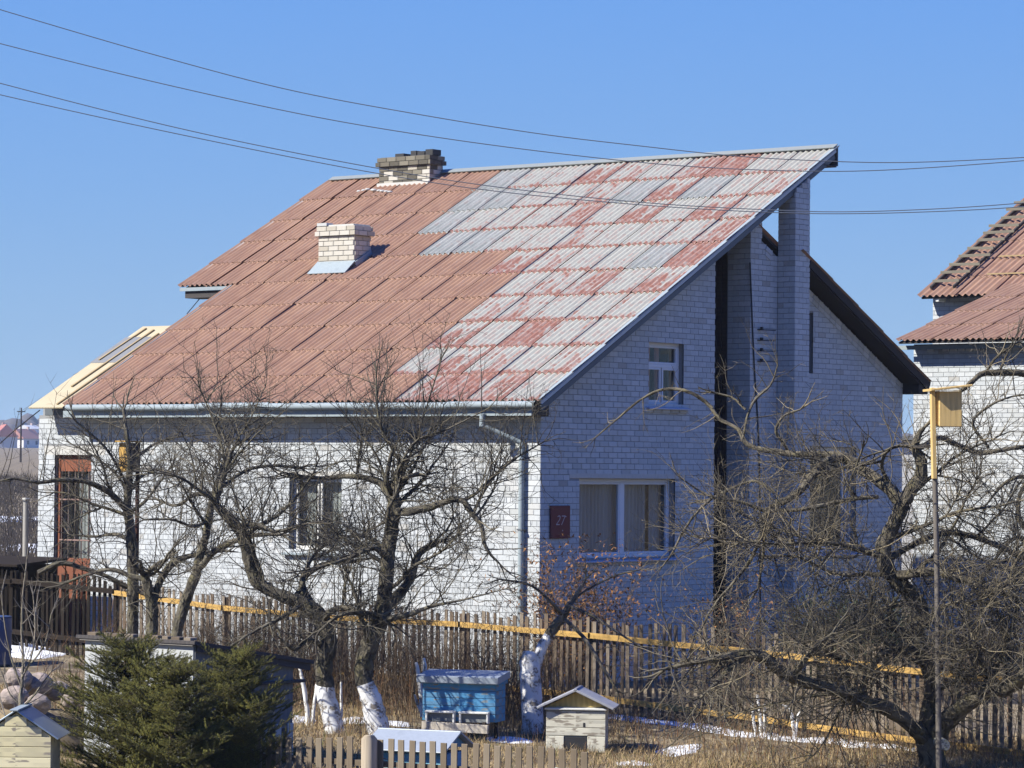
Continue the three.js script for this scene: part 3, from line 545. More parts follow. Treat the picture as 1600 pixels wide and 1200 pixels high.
// low picket fence along the lower edge of the picture
{
  const A = at(395, 1170, 39.6), B = at(905, 1180, 37.3), dir = B.clone().sub(A); dir.y = 0; const L = dir.length(); dir.normalize();
  const base = V(A.x, ground(A.x, A.z), A.z), f = thing('low_picket_fence', 'low fence of new pale pickets along the lower picture edge', 'fence', base);
  const turn = Math.atan2(-dir.z, dir.x), mats = [[.165, .13, .09], [.135, .105, .07], [.195, .16, .115]].map((c) => mat(c, { map: woodTex }));
  let k = 0;
  for (let s = -.2; s < L + .2; s += .148, k++) {
    const p = base.clone().addScaledVector(dir, s), g = ground(p.x, p.z), u = 395 + 510 * s / L, v = u < 560 ? 1152 : u < 900 ? 1152 + (u - 560) * .055 : 1175, top = at(u, v, lerp(39.6, 37.3, s / L)).y + rr(-.012, .012);
    if (u > 555 && u < 592) continue;
    const m = mesh('picket', chamferBox(.085, top - g + .05, .02, .005), mats[Math.floor(rnd() * 3)], f); m.position.set(p.x, (top + g - .05) / 2, p.z).sub(base); m.rotation.y = turn; m.rotation.z = rr(-.02, .02);
  }
  for (const h of [.22, .55]) mesh('rail', beamGeo(V(0, h, 0).addScaledVector(dir, -.3), V(0, h, 0).addScaledVector(dir, L + .3), .04, .07), mats[1], f).position.add(V(dir.z * -.04, 0, dir.x * .04).multiplyScalar(-1));
  const p = at(577, 1170, 38.6), g = ground(p.x, p.z), post = new Shapes().tube([V(0, -.1, 0), V(0, at(577, 1152, 38.6).y - g - .02, 0), V(0, at(577, 1149, 38.6).y - g, 0)], [.1, .098, .06], 14, [1, 1, 1], true).build('post', mat([.40, .34, .26], { map: woodTex }), f); post.position.set(p.x, g, p.z).sub(base);
}

// ---------------------------------------------------------------- hives and shed
const TURN = (nx, nz) => Math.atan2(nx, nz);           // turns local +z to that direction
function boards(parent, name, w, y0, y1, h, z, m, n) { for (let y = y0; y < y1 - .01; y += h) block(name, 0, y + Math.min(h, y1 - y) / 2, z, w, Math.min(h, y1 - y) - .006, .022, m[Math.floor(rnd() * m.length)], parent, .004); }
seed(61);
{ // blue hive in the garden
  const p = spot(721, 47.4), h = thing('beehive', 'blue beehive with a grey flat roof between the whitewashed trunks', 'beehive', p, TURN(-.93, .37), 'beehives in the garden');
  const blue = [[.055, .22, .39], [.065, .25, .43], [.05, .195, .36]].map((c, k) => painted(c, k * 3 + 1, .60));
  block('body', 0, .56, -.24, 1.10, .56, .46, blue[0], h); boards(h, 'board', 1.12, .28, .84, .115, .0, blue);
  for (const sx of [-1, 1]) for (let y = .28; y < .83; y += .115) block('board', sx * .56, y + .055, -.24, .022, .108, .47, blue[1], h, .004);
  const r = block('roof', 0, .93, -.2, 1.26, .10, .66, mat([.24, .28, .33], { map: grain, roughness: .6 }), h); r.rotation.x = .10; block('roof_edge', 0, .86, -.22, 1.2, .06, .56, blue[2], h);
  for (const sx of [-.27, .25]) { block('entrance_frame', sx, .42, .06, .46, .03, .10, M.white, h); for (const e of [-.21, .21]) block('entrance_frame', sx + e, .34, .06, .03, .15, .08, M.white, h); block('entrance', sx, .34, .03, .38, .14, .03, mat([.16, .17, .17]), h); }
  const pl = block('landing_board', -.02, .20, .14, 1.02, .13, .06, mat([.42, .38, .32], { map: woodTex }), h); pl.rotation.z = -.03;
  for (const [x, z] of [[-.42, .1], [.42, .1], [-.45, -.4], [.45, -.4]]) block('leg', x, .13, z, .05, .32, .05, M.darkWood, h);
}
{ // cream hive with gabled roof
  const p = spot(903, 46.2), h = thing('beehive', 'cream beehive with a yellow gable under grey roof slabs', 'beehive', p, TURN(-.86, .50), 'beehives in the garden');
  const cream = [[.52, .50, .41], [.49, .47, .38], [.55, .53, .44]].map((c, k) => painted(c, k * 4 + 2, .585));
  block('body', 0, .33, -.3, .82, .66, .56, cream[1], h); boards(h, 'board', .86, .24, .60, .12, .0, cream);
  for (const x of [-.30, .30]) block('board', x, .12, .0, .26, .23, .022, cream[0], h);
  block('entrance', .0, .13, -.01, .36, .19, .02, M.iron, h); block('ledge', 0, .625, .01, .90, .03, .07, M.white, h);
  const s = new THREE.Shape([[-.46, 0], [.46, 0], [0, .22]].map(([x, y]) => new THREE.Vector2(x, y))), gg = new THREE.ExtrudeGeometry(s, { depth: .54, bevelEnabled: false }); gg.translate(0, .645, -.56); mesh('gable', gg, mat([.50, .37, .13], { map: woodTex }), h);
  for (const sg of [-1, 1]) { const r = block('roof_slab', sg * .265, .775, -.27, .64, .035, .76, mat([.27, .275, .30], { map: grain }), h); r.rotation.z = -sg * .44; }
  block('entrance_gap', .12, .40, .012, .03, .06, .012, M.iron, h);
}
{ // pale blue hive behind the low fence
  const p = spot(640, 39.7), h = thing('beehive', 'light blue beehive with a grey sheet roof behind the low fence', 'beehive', p, TURN(-.97, .25), 'beehives in the garden');
  const y1 = at(640, 1168, 39.7).y - p.y, lb = [[.16, .40, .54], [.18, .43, .57]].map((c, k) => painted(c, k * 5 + 3, .60)), db = mat([.10, .24, .42], { map: woodTex });
  block('body', 0, y1 / 2 - .03, -.36, .98, y1 - .06, .70, db, h); boards(h, 'board', .98, .1, y1 - .02, .11, .0, lb);
  const s = new THREE.Shape([[-.02, 0], [.74, 0], [.36, .17]].map(([x, y]) => new THREE.Vector2(x, y))); const gg = new THREE.ExtrudeGeometry(s, { depth: .96, bevelEnabled: false }); gg.rotateY(Math.PI / 2); gg.translate(-.48, y1, 0); mesh('gable', gg, db, h);
  const rm = mat([.30, .335, .37], { map: grain, roughness: .55, metalness: .2 });
  const ra = block('roof_sheet', 0, y1 + .085, -.13, 1.14, .02, .56, rm, h); ra.rotation.x = .42; const rb = block('roof_sheet', 0, y1 + .085, -.60, 1.14, .02, .56, rm, h); rb.rotation.x = -.42;
}
{ // cream hive cut by the picture edge
  const p = spot(30, 38), h = thing('beehive', 'pale yellow boarded beehive with a shiny metal roof at the picture edge', 'beehive', p, TURN(-.80, .60), 'beehives in the garden');
  const y1 = at(30, 1150, 38).y - p.y, cr = [[.58, .52, .31], [.55, .49, .29], [.60, .54, .34]].map((c, k) => painted(c, k * 6 + 4, .61));
  block('body', 0, .6, -.42, .8, y1 - .25, .8, cr[1], h).position.y = (y1 + .25) / 2;
  const s = new THREE.Shape([[-.42, 0], [.42, 0], [0, .28]].map(([x, y]) => new THREE.Vector2(x, y))), gg = new THREE.ExtrudeGeometry(s, { depth: .8, bevelEnabled: false }); gg.translate(0, y1, -.82); mesh('gable', gg, cr[1], h);
  boards(h, 'board', .84, .25, y1, .125, .0, cr);
  for (let k = 0; k < 2; k++) block('board', 0, y1 + .06 + k * .12, .0, .62 - k * .36, .113, .022, cr[k], h, .004);
  for (const sg of [-1, 1]) { const r = block('roof_sheet', sg * .25, y1 + .145, -.44, .62, .018, .94, mat([.24, .30, .36], { map: grain, roughness: .35, metalness: .5 }), h); r.rotation.z = -sg * .588; }
  block('ridge_cap', 0, y1 + .32, -.36, .10, .02, 1.02, M.zinc, h);
  block('base_slab', 0, .10, .1, 1.3, .2, .5, M.concrete, h);
}
{ // shed with a pent roof
  const c = at(302, 1000, 42), g = ground(c.x, c.z), sh = thing('garden_shed', 'small rendered shed with a dark pent roof behind the spruce', 'shed', V(c.x, g, c.z), 0);
  const H = c.y - g, wl = mat([.37, .385, .385], { map: grain }), dk = mat([.05, .045, .045], { map: woodTex }), W = 2.0, D = 1.95, drop = .30;
  const s = new THREE.Shape([[0, 0], [D, 0], [D, H - .08 - drop], [0, H - .08]].map(([x, y]) => new THREE.Vector2(x, y))); const gg = new THREE.ExtrudeGeometry(s, { depth: W, bevelEnabled: false }); gg.translate(0, 0, -W); mesh('wall', gg, wl, sh); { const q = new THREE.Shape([[0.02, .5], [D, .5], [D, H - .09 - drop], [0.02, H - .09]].map(([x, y]) => new THREE.Vector2(x, y))); const e = new THREE.ExtrudeGeometry(q, { depth: .02, bevelEnabled: false }); mesh('side_shade_panel', e, mat([.13, .14, .15], { map: woodTex }), sh); }  // added dark panel: shade of this wall face put into its colour
  mesh('roof', beamGeo(V(-.08, H - .03, -W / 2), V(D + .35, H - .03 - drop * (D + .35) / D, -W / 2), W + .2, .05), dk, sh);
  for (let k = 0; k < 9; k++) block('roof_stone', rr(0, .1), H + .01, -W + .1 + k * .23, rr(.08, .14), .04, rr(.1, .2), greyWoods[k % 5], sh);
  mesh('fascia', beamGeo(V(.02, H - .09, .06), V(D + .3, H - .09 - drop * (D + .3) / D, .06), .03, .12), dk, sh);
  block('fascia', -.05, H - .05, -W / 2, .03, .05, W + .1, mat([.30, .28, .25], { map: woodTex }), sh);
  block('cornice', D - .25, H - .33 - drop, .03, .9, .04, .1, dk, sh);
  for (let k = 0; k < 5; k++) block('plinth_board', D - .05 - k * .24, .28, .02, .11, .56, .03, wl, sh); block('plinth', D / 2, .25, .008, D, .5, .02, dk, sh);
}

// ---------------------------------------------------------------- bird boxes
{ // on the tall pole
  const D = 43.3, foot = spot(1470, D), y = (v) => at(1460, v, D).y - foot.y, b = thing('birdhouse', 'yellow wooden birdhouse on a tall pole before the neighbouring wall', 'birdhouse', foot, TURN(-.70, .71), 'birdhouses in the garden');
  const lean = (v) => (1470 - lerp(1457, 1470, clamp((v - 600) / 500, 0, 1))) * -D / FOCAL;
  new Shapes().tube([V(0, -.1, 0), V(lean(900), y(900), 0), V(lean(735), y(735), 0)], [.04, .038, .036], 8).build('pole', mat([.13, .115, .10], { map: woodTex }), b);
  const pw = M.paleWood, yb = y(666), yt = y(611), yc = (yb + yt) / 2, hh = yt - yb, bx = .07; mesh('plank', beamGeo(V(lean(748) - .03, y(748), .06), V(lean(606) - .03, y(606), .06), .10, .05), pw, b);
  block('cleat', lean(640) + .035, yc, .06, .045, hh, .06, pw, b);
  block('front', bx + .02, yc - .005, .15, .31, hh, .025, pw, b); block('back', bx + .02, yc, -.12, .31, hh, .025, pw, b);
  for (const x of [bx - .12, bx + .16]) block('side', x, yc, .015, .025, hh - .02, .24, pw, b); block('floor', bx + .02, yb + .01, .015, .25, .025, .24, pw, b);
  const r = block('roof', bx + .01, y(606), .03, .58, .03, .44, pw, b); r.rotation.z = .12; block('perch', bx + .17, y(634), .04, .05, .025, .025, M.darkWood, b);
}
{ // in the slender tree
  const D = 52.3, foot = spot(207, D), y = (v) => at(207, v, D).y - foot.y, b = thing('birdhouse', 'yellow fronted birdhouse with a brown side up in the slender tree', 'birdhouse', foot, TURN(-.98, .17), 'birdhouses in the garden');
  new Shapes().tube([V(.02, -.1, -.12), V(.02, y(690), -.12)], [.04, .035], 8).build('pole', mat([.07, .028, .02], { map: woodTex }), b);
  const h = y(692) - y(738), yc = (y(692) + y(738)) / 2, fm = mat([.50, .31, .085], { map: woodTex }), sm = mat([.085, .068, .055], { map: woodTex });
  block('front', -.06, yc, .13, .22, h, .025, fm, b); for (const x of [-.18, .06]) block('side', x, yc, .0, .025, h, .24, sm, b); block('back', -.06, yc, -.08, .22, h, .025, sm, b);
  block('roof', -.06, y(690), .04, .32, .025, .36, fm, b); block('floor', -.06, y(737), .02, .2, .02, .2, sm, b);
  const hole = mesh('entrance_hole', new THREE.CylinderGeometry(.028, .028, .006, 14), M.iron, b); hole.rotation.x = Math.PI / 2; hole.position.set(-.02, y(703), .145);
  block('batten', -.06, y(715), .147, .2, .012, .008, M.darkWood, b); block('perch', -.03, y(710), .17, .015, .015, .06, M.darkWood, b);
}

// ---------------------------------------------------------------- stones, barrel, posts
seed(71);
{
  const rock = (u, v, D, r, label) => { const g = new THREE.IcosahedronGeometry(r, 4), p = g.attributes.position, o = rnd() * 20; for (let i = 0; i < p.count; i++) { const q = V(p.getX(i), p.getY(i), p.getZ(i)).normalize(), k = r * (.7 + .56 * fbm(q.x * 1.6 + o + 5, q.y * 1.6 + q.z * 1.2 + 9, 64, 4)); p.setXYZ(i, q.x * k * 1.15, q.y * k * .85, q.z * k); } g.computeVertexNormals(); const c = at(u, v, D); const m = mesh('boulder', g, stone, scene); m.position.copy(c); tag(m, label, 'boulder', 'boulders in the garden corner'); m.userData.base = true; return m; };
  const stone = mat([1, 1, 1], { map: tex(256, 256, (u, v) => { const n = fbm(u * 10, v * 10, 10, 4), f = fbm(u * 40, v * 40, 40, 2); const c = mix3([.30, .24, .20], [.19, .155, .13], smooth(.35, .65, n)), k = .8 + .4 * f; return c.map((x) => x * k); }) });
  const R = [[27, 1062, 44, .19, 'round tan boulder, topmost of the pile'], [58, 1072, 44.3, .21, 'large brown boulder on the pile beside the spruce'], [22, 1092, 43.6, .20, 'grey-brown boulder low in the pile at the picture edge'], [88, 1080, 44.6, .17, 'pale boulder half hidden by spruce twigs'], [60, 1100, 43.5, .18, 'low brown boulder in front of the pile'], [112, 1096, 44, .16, 'small boulder under the spruce twigs']];
  for (const [u, v, D, r, l] of R) rock(u, v, D, r, l);
  // earth bank under the boulders
  const c = at(55, 1112, 44.2), gy = ground(c.x, c.z); const g = new THREE.SphereGeometry(1, 24, 12, 0, 6.2832, 0, 1.5708), p = g.attributes.position; for (let i = 0; i < p.count; i++) p.setY(i, p.getY(i) * (.8 + .4 * fbm(p.getX(i) * 3 + 9, p.getZ(i) * 3 + 9, 64, 3))); g.computeVertexNormals();
  const bank = mesh('earth_bank', g, mat([1, 1, 1], { map: groundTex, roughness: 1 }), scene); bank.scale.set(1.0, c.y - gy + .12, 1.0); bank.position.set(c.x, gy - .05, c.z); bank.userData.kind = 'structure';
  // blue barrel behind
  const q = spot(-4, 55.5), ty = at(0, 962, 55.5).y - q.y, br = thing('water_barrel', 'dark blue plastic barrel at the picture edge by the dark fence', 'barrel', q);
  mesh('body', new THREE.LatheGeometry([[0, 0], [.25, 0], [.28, .05], [.28, ty * .3], [.295, ty * .33], [.28, ty * .36], [.28, ty * .66], [.295, ty * .7], [.28, ty * .73], [.28, ty - .04], [.25, ty], [0, ty]].map(([x, y]) => new THREE.Vector2(x, y)), 24), mat([.025, .05, .13], { roughness: .5 }), br); mesh('rim', new THREE.TorusGeometry(.265, .018, 6, 24).rotateX(Math.PI / 2), mat([.02, .04, .1]), br).position.y = ty - .02;
  // dark lean-to and grey post beyond the fence
  const s = spot(-12, 59.5), dk = thing('dark_woodshed', 'low black woodshed at the picture edge beyond the dark fence', 'shed', s, TURN(-1, 0)); const hh = at(20, 880, 60).y - s.y; boards2(dk, 1.5, hh);
  const f = spot(41, 66), ps = thing('concrete_post', 'pale concrete post standing beside the house corner', 'post', f); block('shaft', 0, (at(41, 782, 66).y - f.y) / 2, 0, .10, at(41, 782, 66).y - f.y, .10, mat([.27, .26, .24], { map: grain }), ps, .02); block('cap', 0, at(41, 782, 66).y - f.y + .03, 0, .12, .05, .12, M.concrete, ps, .02);
}
function boards2(p, w, h) { block('wall', 0, h / 2, -.5, w, h, .9, blackWoods[0], p); for (let k = 0; k < 12; k++) block('board', -w / 2 + (k + .5) * w / 12, h / 2, 0, w / 12 - .012, h, .03, blackWoods[k % 3], p); const r = block('roof', 0, h + .04, -.45, w + .3, .05, 1.3, blackWoods[1], p); r.rotation.x = .08; }

// ---------------------------------------------------------------- overhead wires
{
  const W = [
    ['upper of the two high power wires crossing the sky', 45, [[-300, -75], [0, 15], [250, 88], [450, 140], [650, 178], [850, 210], [1000, 228], [1140, 243], [1250, 250], [1400, 254], [1600, 246], [1900, 226]]],
    ['lower of the two high power wires crossing the sky', 45.4, [[-300, -12], [0, 68], [250, 130], [500, 184], [700, 217], [900, 243], [1050, 258], [1200, 266], [1350, 267], [1600, 251], [1900, 222]]],
    ['upper of the two low wires passing the ridge chimney', 46, [[-300, 48], [0, 130], [300, 205], [590, 263], [760, 290], [1000, 316], [1180, 327], [1300, 331], [1450, 327], [1600, 317], [1900, 288]]],
    ['lowest wire passing the ridge chimney', 46.3, [[-300, 75], [0, 148], [300, 214], [590, 271], [760, 297], [1000, 320], [1180, 331], [1300, 334], [1450, 331], [1600, 323], [1900, 296]]],
  ];
  for (const [l, D, p] of W) { const c = new THREE.CatmullRomCurve3(p.map(([u, v]) => at(u, v, D)), false, 'centripetal'); tag(mesh('power_wire', new THREE.TubeGeometry(c, 90, .0068, 5), mat([.07, .08, .10], { roughness: .7 }), scene), l, 'wire', 'overhead power wires'); }
}

// ---------------------------------------------------------------- far view
seed(81);
{
  const far = (u, v0, D, w, h, dp, roofH, wallC, roofC, label, turn = .4) => {
    const p = at(u, v0, D), h0 = thing('village_house', label, 'house', p, turn, 'village houses on the horizon');
    block('wall', 0, h / 2 - 1, 0, w, h + 2, dp, mat(wallC), h0); const s = new THREE.Shape([[-dp / 2 - .5, 0], [dp / 2 + .5, 0], [0, roofH]].map(([x, y]) => new THREE.Vector2(x, y))), g = new THREE.ExtrudeGeometry(s, { depth: w + 1, bevelEnabled: false }); g.translate(0, h, -w / 2 - .5); g.rotateY(Math.PI / 2); mesh('roof', g, mat(roofC), h0);
    for (const x of [-.25, .25]) block('window', x * w, h * .55, dp / 2 + .04, 1.3, 1.4, .1, mat([.05, .06, .08]), h0); block('chimney', w * .2, h + roofH, 0, .8, 1.6, .8, mat([.4, .3, .26]), h0);
  };
  far(6, 700, 1150, 9, 4, 8, 4.5, [.5, .48, .46], [.33, .12, .09], 'red roofed house on the horizon at the picture edge', 1.0);
  far(38, 699, 1180, 11, 3.2, 7, 3.6, [.62, .6, .58], [.34, .16, .12], 'long low red roofed house on the horizon nearest the brick house', .2);
  far(46, 688, 1260, 8, 4.5, 6, 1.5, [.7, .7, .7], [.5, .5, .5], 'white flat block behind the long low house on the horizon', .3);
  // far woods
  const g = new Shapes(), I = new THREE.IcosahedronGeometry(1, 1), lump = []; const base = I;
  for (let k = 0; k < 900; k++) { const u = rr(-500, 2100), D = rr(1500, 1900), p = at(u, 735, D), gy = ground(p.x, p.z), h = rr(5, 9) * (1 + .35 * Math.sin(u * .021)); const q = base.clone(), m = new THREE.Matrix4().compose(V(p.x, gy + h * .75, p.z), new THREE.Quaternion().setFromEuler(new THREE.Euler(rnd(), rnd() * 6, rnd())), V(rr(5, 9), h * .9, rr(5, 9))); q.applyMatrix4(m); q.deleteAttribute('uv'); lump.push(q); }
  const woods = mesh('distant_woods', mergeGeometries(lump), mat([.075, .062, .055]), scene); tag(woods, 'long strip of bare woods along the horizon', 'woods', null, 'stuff');
  // hedgerow shrubs in the field: low bare bushes
  const tw = new Shapes();
  for (let k = 0; k < 260; k++) { const u = rr(-60, 75), D = rr(80, 260), p = spot(u, D); for (let j = 0; j < 14; j++) { const a = p.clone().add(V(rr(-.8, .8), 0, rr(-.8, .8))), b = a.clone().add(V(rr(-.5, .5), rr(.3, 1.1), rr(-.5, .5))); tw.tube([a, b], [.02, .008], 3, [.09, .07, .05]); } }
  tag(stuff(tw.build('field_scrub', mat([1, 1, 1], { vertexColors: true }), scene)), 'dry brown scrub in the field beyond the fence', 'scrub', null, 'stuff');
  // pole on the horizon
  const p = spot(32, 420), pole = thing('utility_pole', 'thin distant utility pole above the village roofs', 'pole', p); const hh = at(32, 637, 420).y - p.y; new Shapes().tube([V(0, 0, 0), V(0, hh, 0)], [.14, .09], 6).build('shaft', M.darkWood, pole); block('crossarm', 0, hh - .5, 0, 1.4, .12, .12, M.darkWood, pole);
  // small outbuilding between the houses
  const o = spot(1417, 92), ob = thing('outbuilding', 'white outbuilding glimpsed in the gap between the two houses', 'shed', o, .65), yt = at(1417, 690, 92).y - o.y; block('wall', 0, yt / 2, 0, 5, yt, 4, M.white, ob); block('roof', 0, yt + .08, 0, 5.4, .12, 4.4, M.felt, ob); block('door', -.4, yt * .35, 2.03, 1.2, yt * .7, .06, M.darkWood, ob);
}
// ---------------------------------------------------------------- bare fruit trees
const barkTex = tex(256, 512, (u, v) => { const n = fbm(u * 12, v * 6, 6, 4), f = fbm(u * 50, v * 26, 26, 2), l = fbm(u * 6 + 8, v * 6 + 3, 6, 4); let c = mix3([.42, .40, .36], [1.2, 1.14, 1.02], smooth(.38, .62, n)); c = mix3(c, [1.15, 1.1, .62], smooth(.56, .70, l) * .6); const k = .7 + .6 * f; return c.map((x) => x * k * .8); });
const bark = (c) => mat(c, { map: barkTex, bumpMap: barkTex, bumpScale: .025, roughness: .95 });
const limeTex = tex(256, 256, (u, v) => { const n = fbm(u * 9, v * 9, 9, 4), f = fbm(u * 40, v * 40, 40, 2); let c = mix3([.68, .68, .67], [.56, .555, .54], smooth(.4, .65, n)); c = mix3(c, [.22, .19, .16], smooth(.54, .66, .6 * n + .4 * f)); return c; });
const LIME = mat([1, 1, 1], { map: limeTex, bumpMap: limeTex, bumpScale: .01 });
const TWIG = mat([1, 1, 1], { vertexColors: true, roughness: .95 });
const perp = (d) => { const a = V(rr(-1, 1), rr(-1, 1), rr(-1, 1)); a.addScaledVector(d, -a.dot(d)); return a.lengthSq() < 1e-4 ? V(d.y, -d.x, 0).normalize() : a.normalize(); };
let twigBudget = 0;
function twig(sh, p, dir, len, r, lvl, o) {
  const n = Math.max(2, Math.min(7, Math.round(len / (lvl > 1 ? .07 : .11)))), pts = [p.clone()], rad = [r], d = dir.clone();
  for (let k = 1; k <= n; k++) {
    d.add(V(rr(-1, 1), rr(-1, 1), rr(-1, 1)).multiplyScalar(o.curl)); d.y += o.up / n; d.normalize();
    pts.push(pts[k - 1].clone().addScaledVector(d, len / n)); rad.push(r * (1 - .68 * k / n));
  }
  const tone = o.tone[Math.floor(rnd() * o.tone.length)]; sh.tube(pts, rad, r > .011 ? 5 : r > .006 ? 4 : 3, tone); twigBudget++;
  if (lvl >= o.levels) return;
  const kids = Math.max(1, Math.round(len * o.dens * (lvl ? .9 : 1) * rr(.6, 1.3)));
  for (let k = 0; k < kids; k++) {
    const t = rr(.18, 1), i = Math.min(n - 1, Math.floor(t * n)), a = pts[i].clone().lerp(pts[i + 1], t * n - i), ax = pts[i + 1].clone().sub(pts[i]).normalize(), ang = rr(.5, 1.25);
    const cd = ax.clone().multiplyScalar(Math.cos(ang)).addScaledVector(perp(ax), Math.sin(ang));
    twig(sh, a, cd, Math.max(.05, len * rr(.22, .58) * (1.15 - .5 * t)), Math.max(.0034, r * (1 - .6 * t) * rr(.5, .72)), lvl + 1, o);
  }
}
// limb: traced points [u, v, width in photograph pixels, offset in depth]
function limbPoints(trace, D) { return { pts: trace.map(([u, v, w, o = 0]) => at(u, v, D + o)), w: trace.map((t) => t[2] * D / FOCAL / 2) }; }
function limbMesh(name, tr, D, m, parent, base, knots = .18) {
  const { pts, w } = limbPoints(tr, D), curve = new THREE.CatmullRomCurve3(pts, false, 'centripetal'), n = Math.max(4, Math.ceil(curve.getLength() / .07)), P = [], R = [];
  for (let k = 0; k <= n; k++) { const t = k / n, q = curve.getPoint(t), x = t * (pts.length - 1), i = Math.min(pts.length - 2, Math.floor(x)); const r = lerp(w[i], w[i + 1], x - i); P.push(q.add(V(rr(-1, 1), rr(-1, 1), rr(-1, 1)).multiplyScalar(r * .10)).sub(base)); R.push(Math.max(.004, r * (1 + knots * (rnd() - .45)))); }
  const s = new Shapes().tube(P, R, R[0] > .05 ? 12 : R[0] > .02 ? 8 : 6, [1, 1, 1], true); s.build(name, m, parent); return { P, R };
}
function sprout(sh, path, o, from = .1) {   // side shoots along a limb
  const { P, R } = path; let L = 0; for (let k = 1; k < P.length; k++) L += P[k].distanceTo(P[k - 1]);
  const count = Math.round(L * o.shoots * 2.0);
  for (let k = 0; k < count; k++) {
    const t = from + (1 - from) * rnd(), i = Math.min(P.length - 2, Math.floor(t * (P.length - 1))), ax = P[i + 1].clone().sub(P[i]).normalize(), ang = rr(.6, 1.45);
    const d = ax.clone().multiplyScalar(Math.cos(ang)).addScaledVector(perp(ax), Math.sin(ang)); d.y += o.lift * rnd(); d.normalize();
    const len = o.len * 1.25 * Math.pow(rnd(), 1.3) + .15; twig(sh, P[i], d, len, clamp(.0042 + len * .0065, .004, Math.max(.005, Math.min(.02, R[i] * .7))), 0, o);
  }
  const e = P.length - 1, ax = P[e].clone().sub(P[e - 1]).normalize(); for (let k = 0; k < 3; k++) twig(sh, P[e], ax.clone().add(perp(ax).multiplyScalar(.5)).normalize(), o.len * rr(.4, .9), Math.max(.004, R[e] * .8), 0, o);
}
function grownLimb(parent, start, dir, len, r, m, base, o, sh, sub = 2) {   // untraced limb grown freely, for depth
  const n = Math.max(4, Math.round(len / .12)), P = [start.clone()], R = [r], d = dir.clone();
  for (let k = 1; k <= n; k++) { d.add(V(rr(-1, 1), rr(-1, 1), rr(-1, 1)).multiplyScalar(.22)); d.y += .035; d.normalize(); P.push(P[k - 1].clone().addScaledVector(d, len / n)); R.push(r * (1 - .7 * k / n)); }
  new Shapes().tube(P, R, 7, [1, 1, 1], true).build('branch', m, parent); sprout(sh, { P, R }, o);
  for (let k = 0; k < sub; k++) { const i = Math.floor(rr(.25, .8) * n), ax = P[i + 1].clone().sub(P[i]).normalize(); grownLimb(parent, P[i], ax.multiplyScalar(.6).add(perp(ax)).normalize(), len * rr(.4, .65), R[i] * .65, m, base, o, sh, 0); }
}
const DARK = [[.06, .052, .038], [.085, .073, .05], [.046, .039, .03], [.12, .104, .072]], PALE = [[.16, .132, .085], [.11, .092, .058], [.21, .175, .112], [.065, .054, .036]];
function fruitTree(label, D, baseU, cfg) {
  const foot = spot(baseU, D), t = thing('apple_tree', label, 'tree', foot, 0, 'bare fruit trees in the garden');
  const m = bark(cfg.bark ?? [.105, .096, .078]), sh = new Shapes(), o = { curl: .34, up: .15, dens: 4.8, levels: 2, shoots: 9, len: .8, lift: .5, tone: DARK, ...cfg.o };
  for (const tr of cfg.white ?? []) limbMesh('whitewashed_trunk', tr, D, LIME, t, foot, .05);
  const paths = [];
  (cfg.trunks ?? []).forEach((tr) => { const p = limbMesh('trunk', tr, D, m, t, foot); paths.push(p); sprout(sh, p, { ...o, shoots: o.shoots * .55 }, .35); });
  (cfg.limbs ?? []).forEach((tr, k) => { const p = limbMesh('branch', tr, D, m, t, foot), f = cfg.bare?.[k] ?? 1; paths.push(p); sprout(sh, p, { ...o, shoots: o.shoots * f, len: o.len * (.5 + .5 * f) }); });
  for (const [pi, frac, dir, len, r] of cfg.grown ?? []) { const p = paths[pi], i = Math.floor(frac * (p.P.length - 1)); const wd = RT.clone().multiplyScalar(dir[0]).addScaledVector(V(0, 1, 0), dir[1]).addScaledVector(AHEAD, dir[2]).normalize(); grownLimb(t, p.P[i], wd, len, r, m, foot, o, sh, cfg.sub ?? 2); }
  for (let k = 0; k < (cfg.whips ?? 0); k++) { const p = paths[1 + Math.floor(rnd() * (paths.length - 1))], i = Math.floor(rr(.3, 1) * (p.P.length - 1)); twig(sh, p.P[i], V(rr(-.35, .35), 1, rr(-.35, .35)).normalize(), rr(.7, 1.5), rr(.007, .011), 0, { ...o, curl: .09, up: .25, dens: 3, levels: 2 }); }
  const pick = cfg.tangleFrom ?? paths.map((_, k) => k);
  for (let k = 0; k < (cfg.tangle ?? 0); k++) { const p = paths[pick[Math.floor(rnd() * pick.length)]], i = Math.floor(rr(.25, 1) * (p.P.length - 1)); twig(sh, p.P[i], V(rr(-1, 1), rr(-.35, .75), rr(-1, 1)).normalize(), rr(.6, 1.5), rr(.006, .011), 0, { ...o, curl: .3, up: .05, dens: 5.5, levels: 2 }); }
  stuff(sh.build('twigs', TWIG, t)); return t;
}
seed(101);
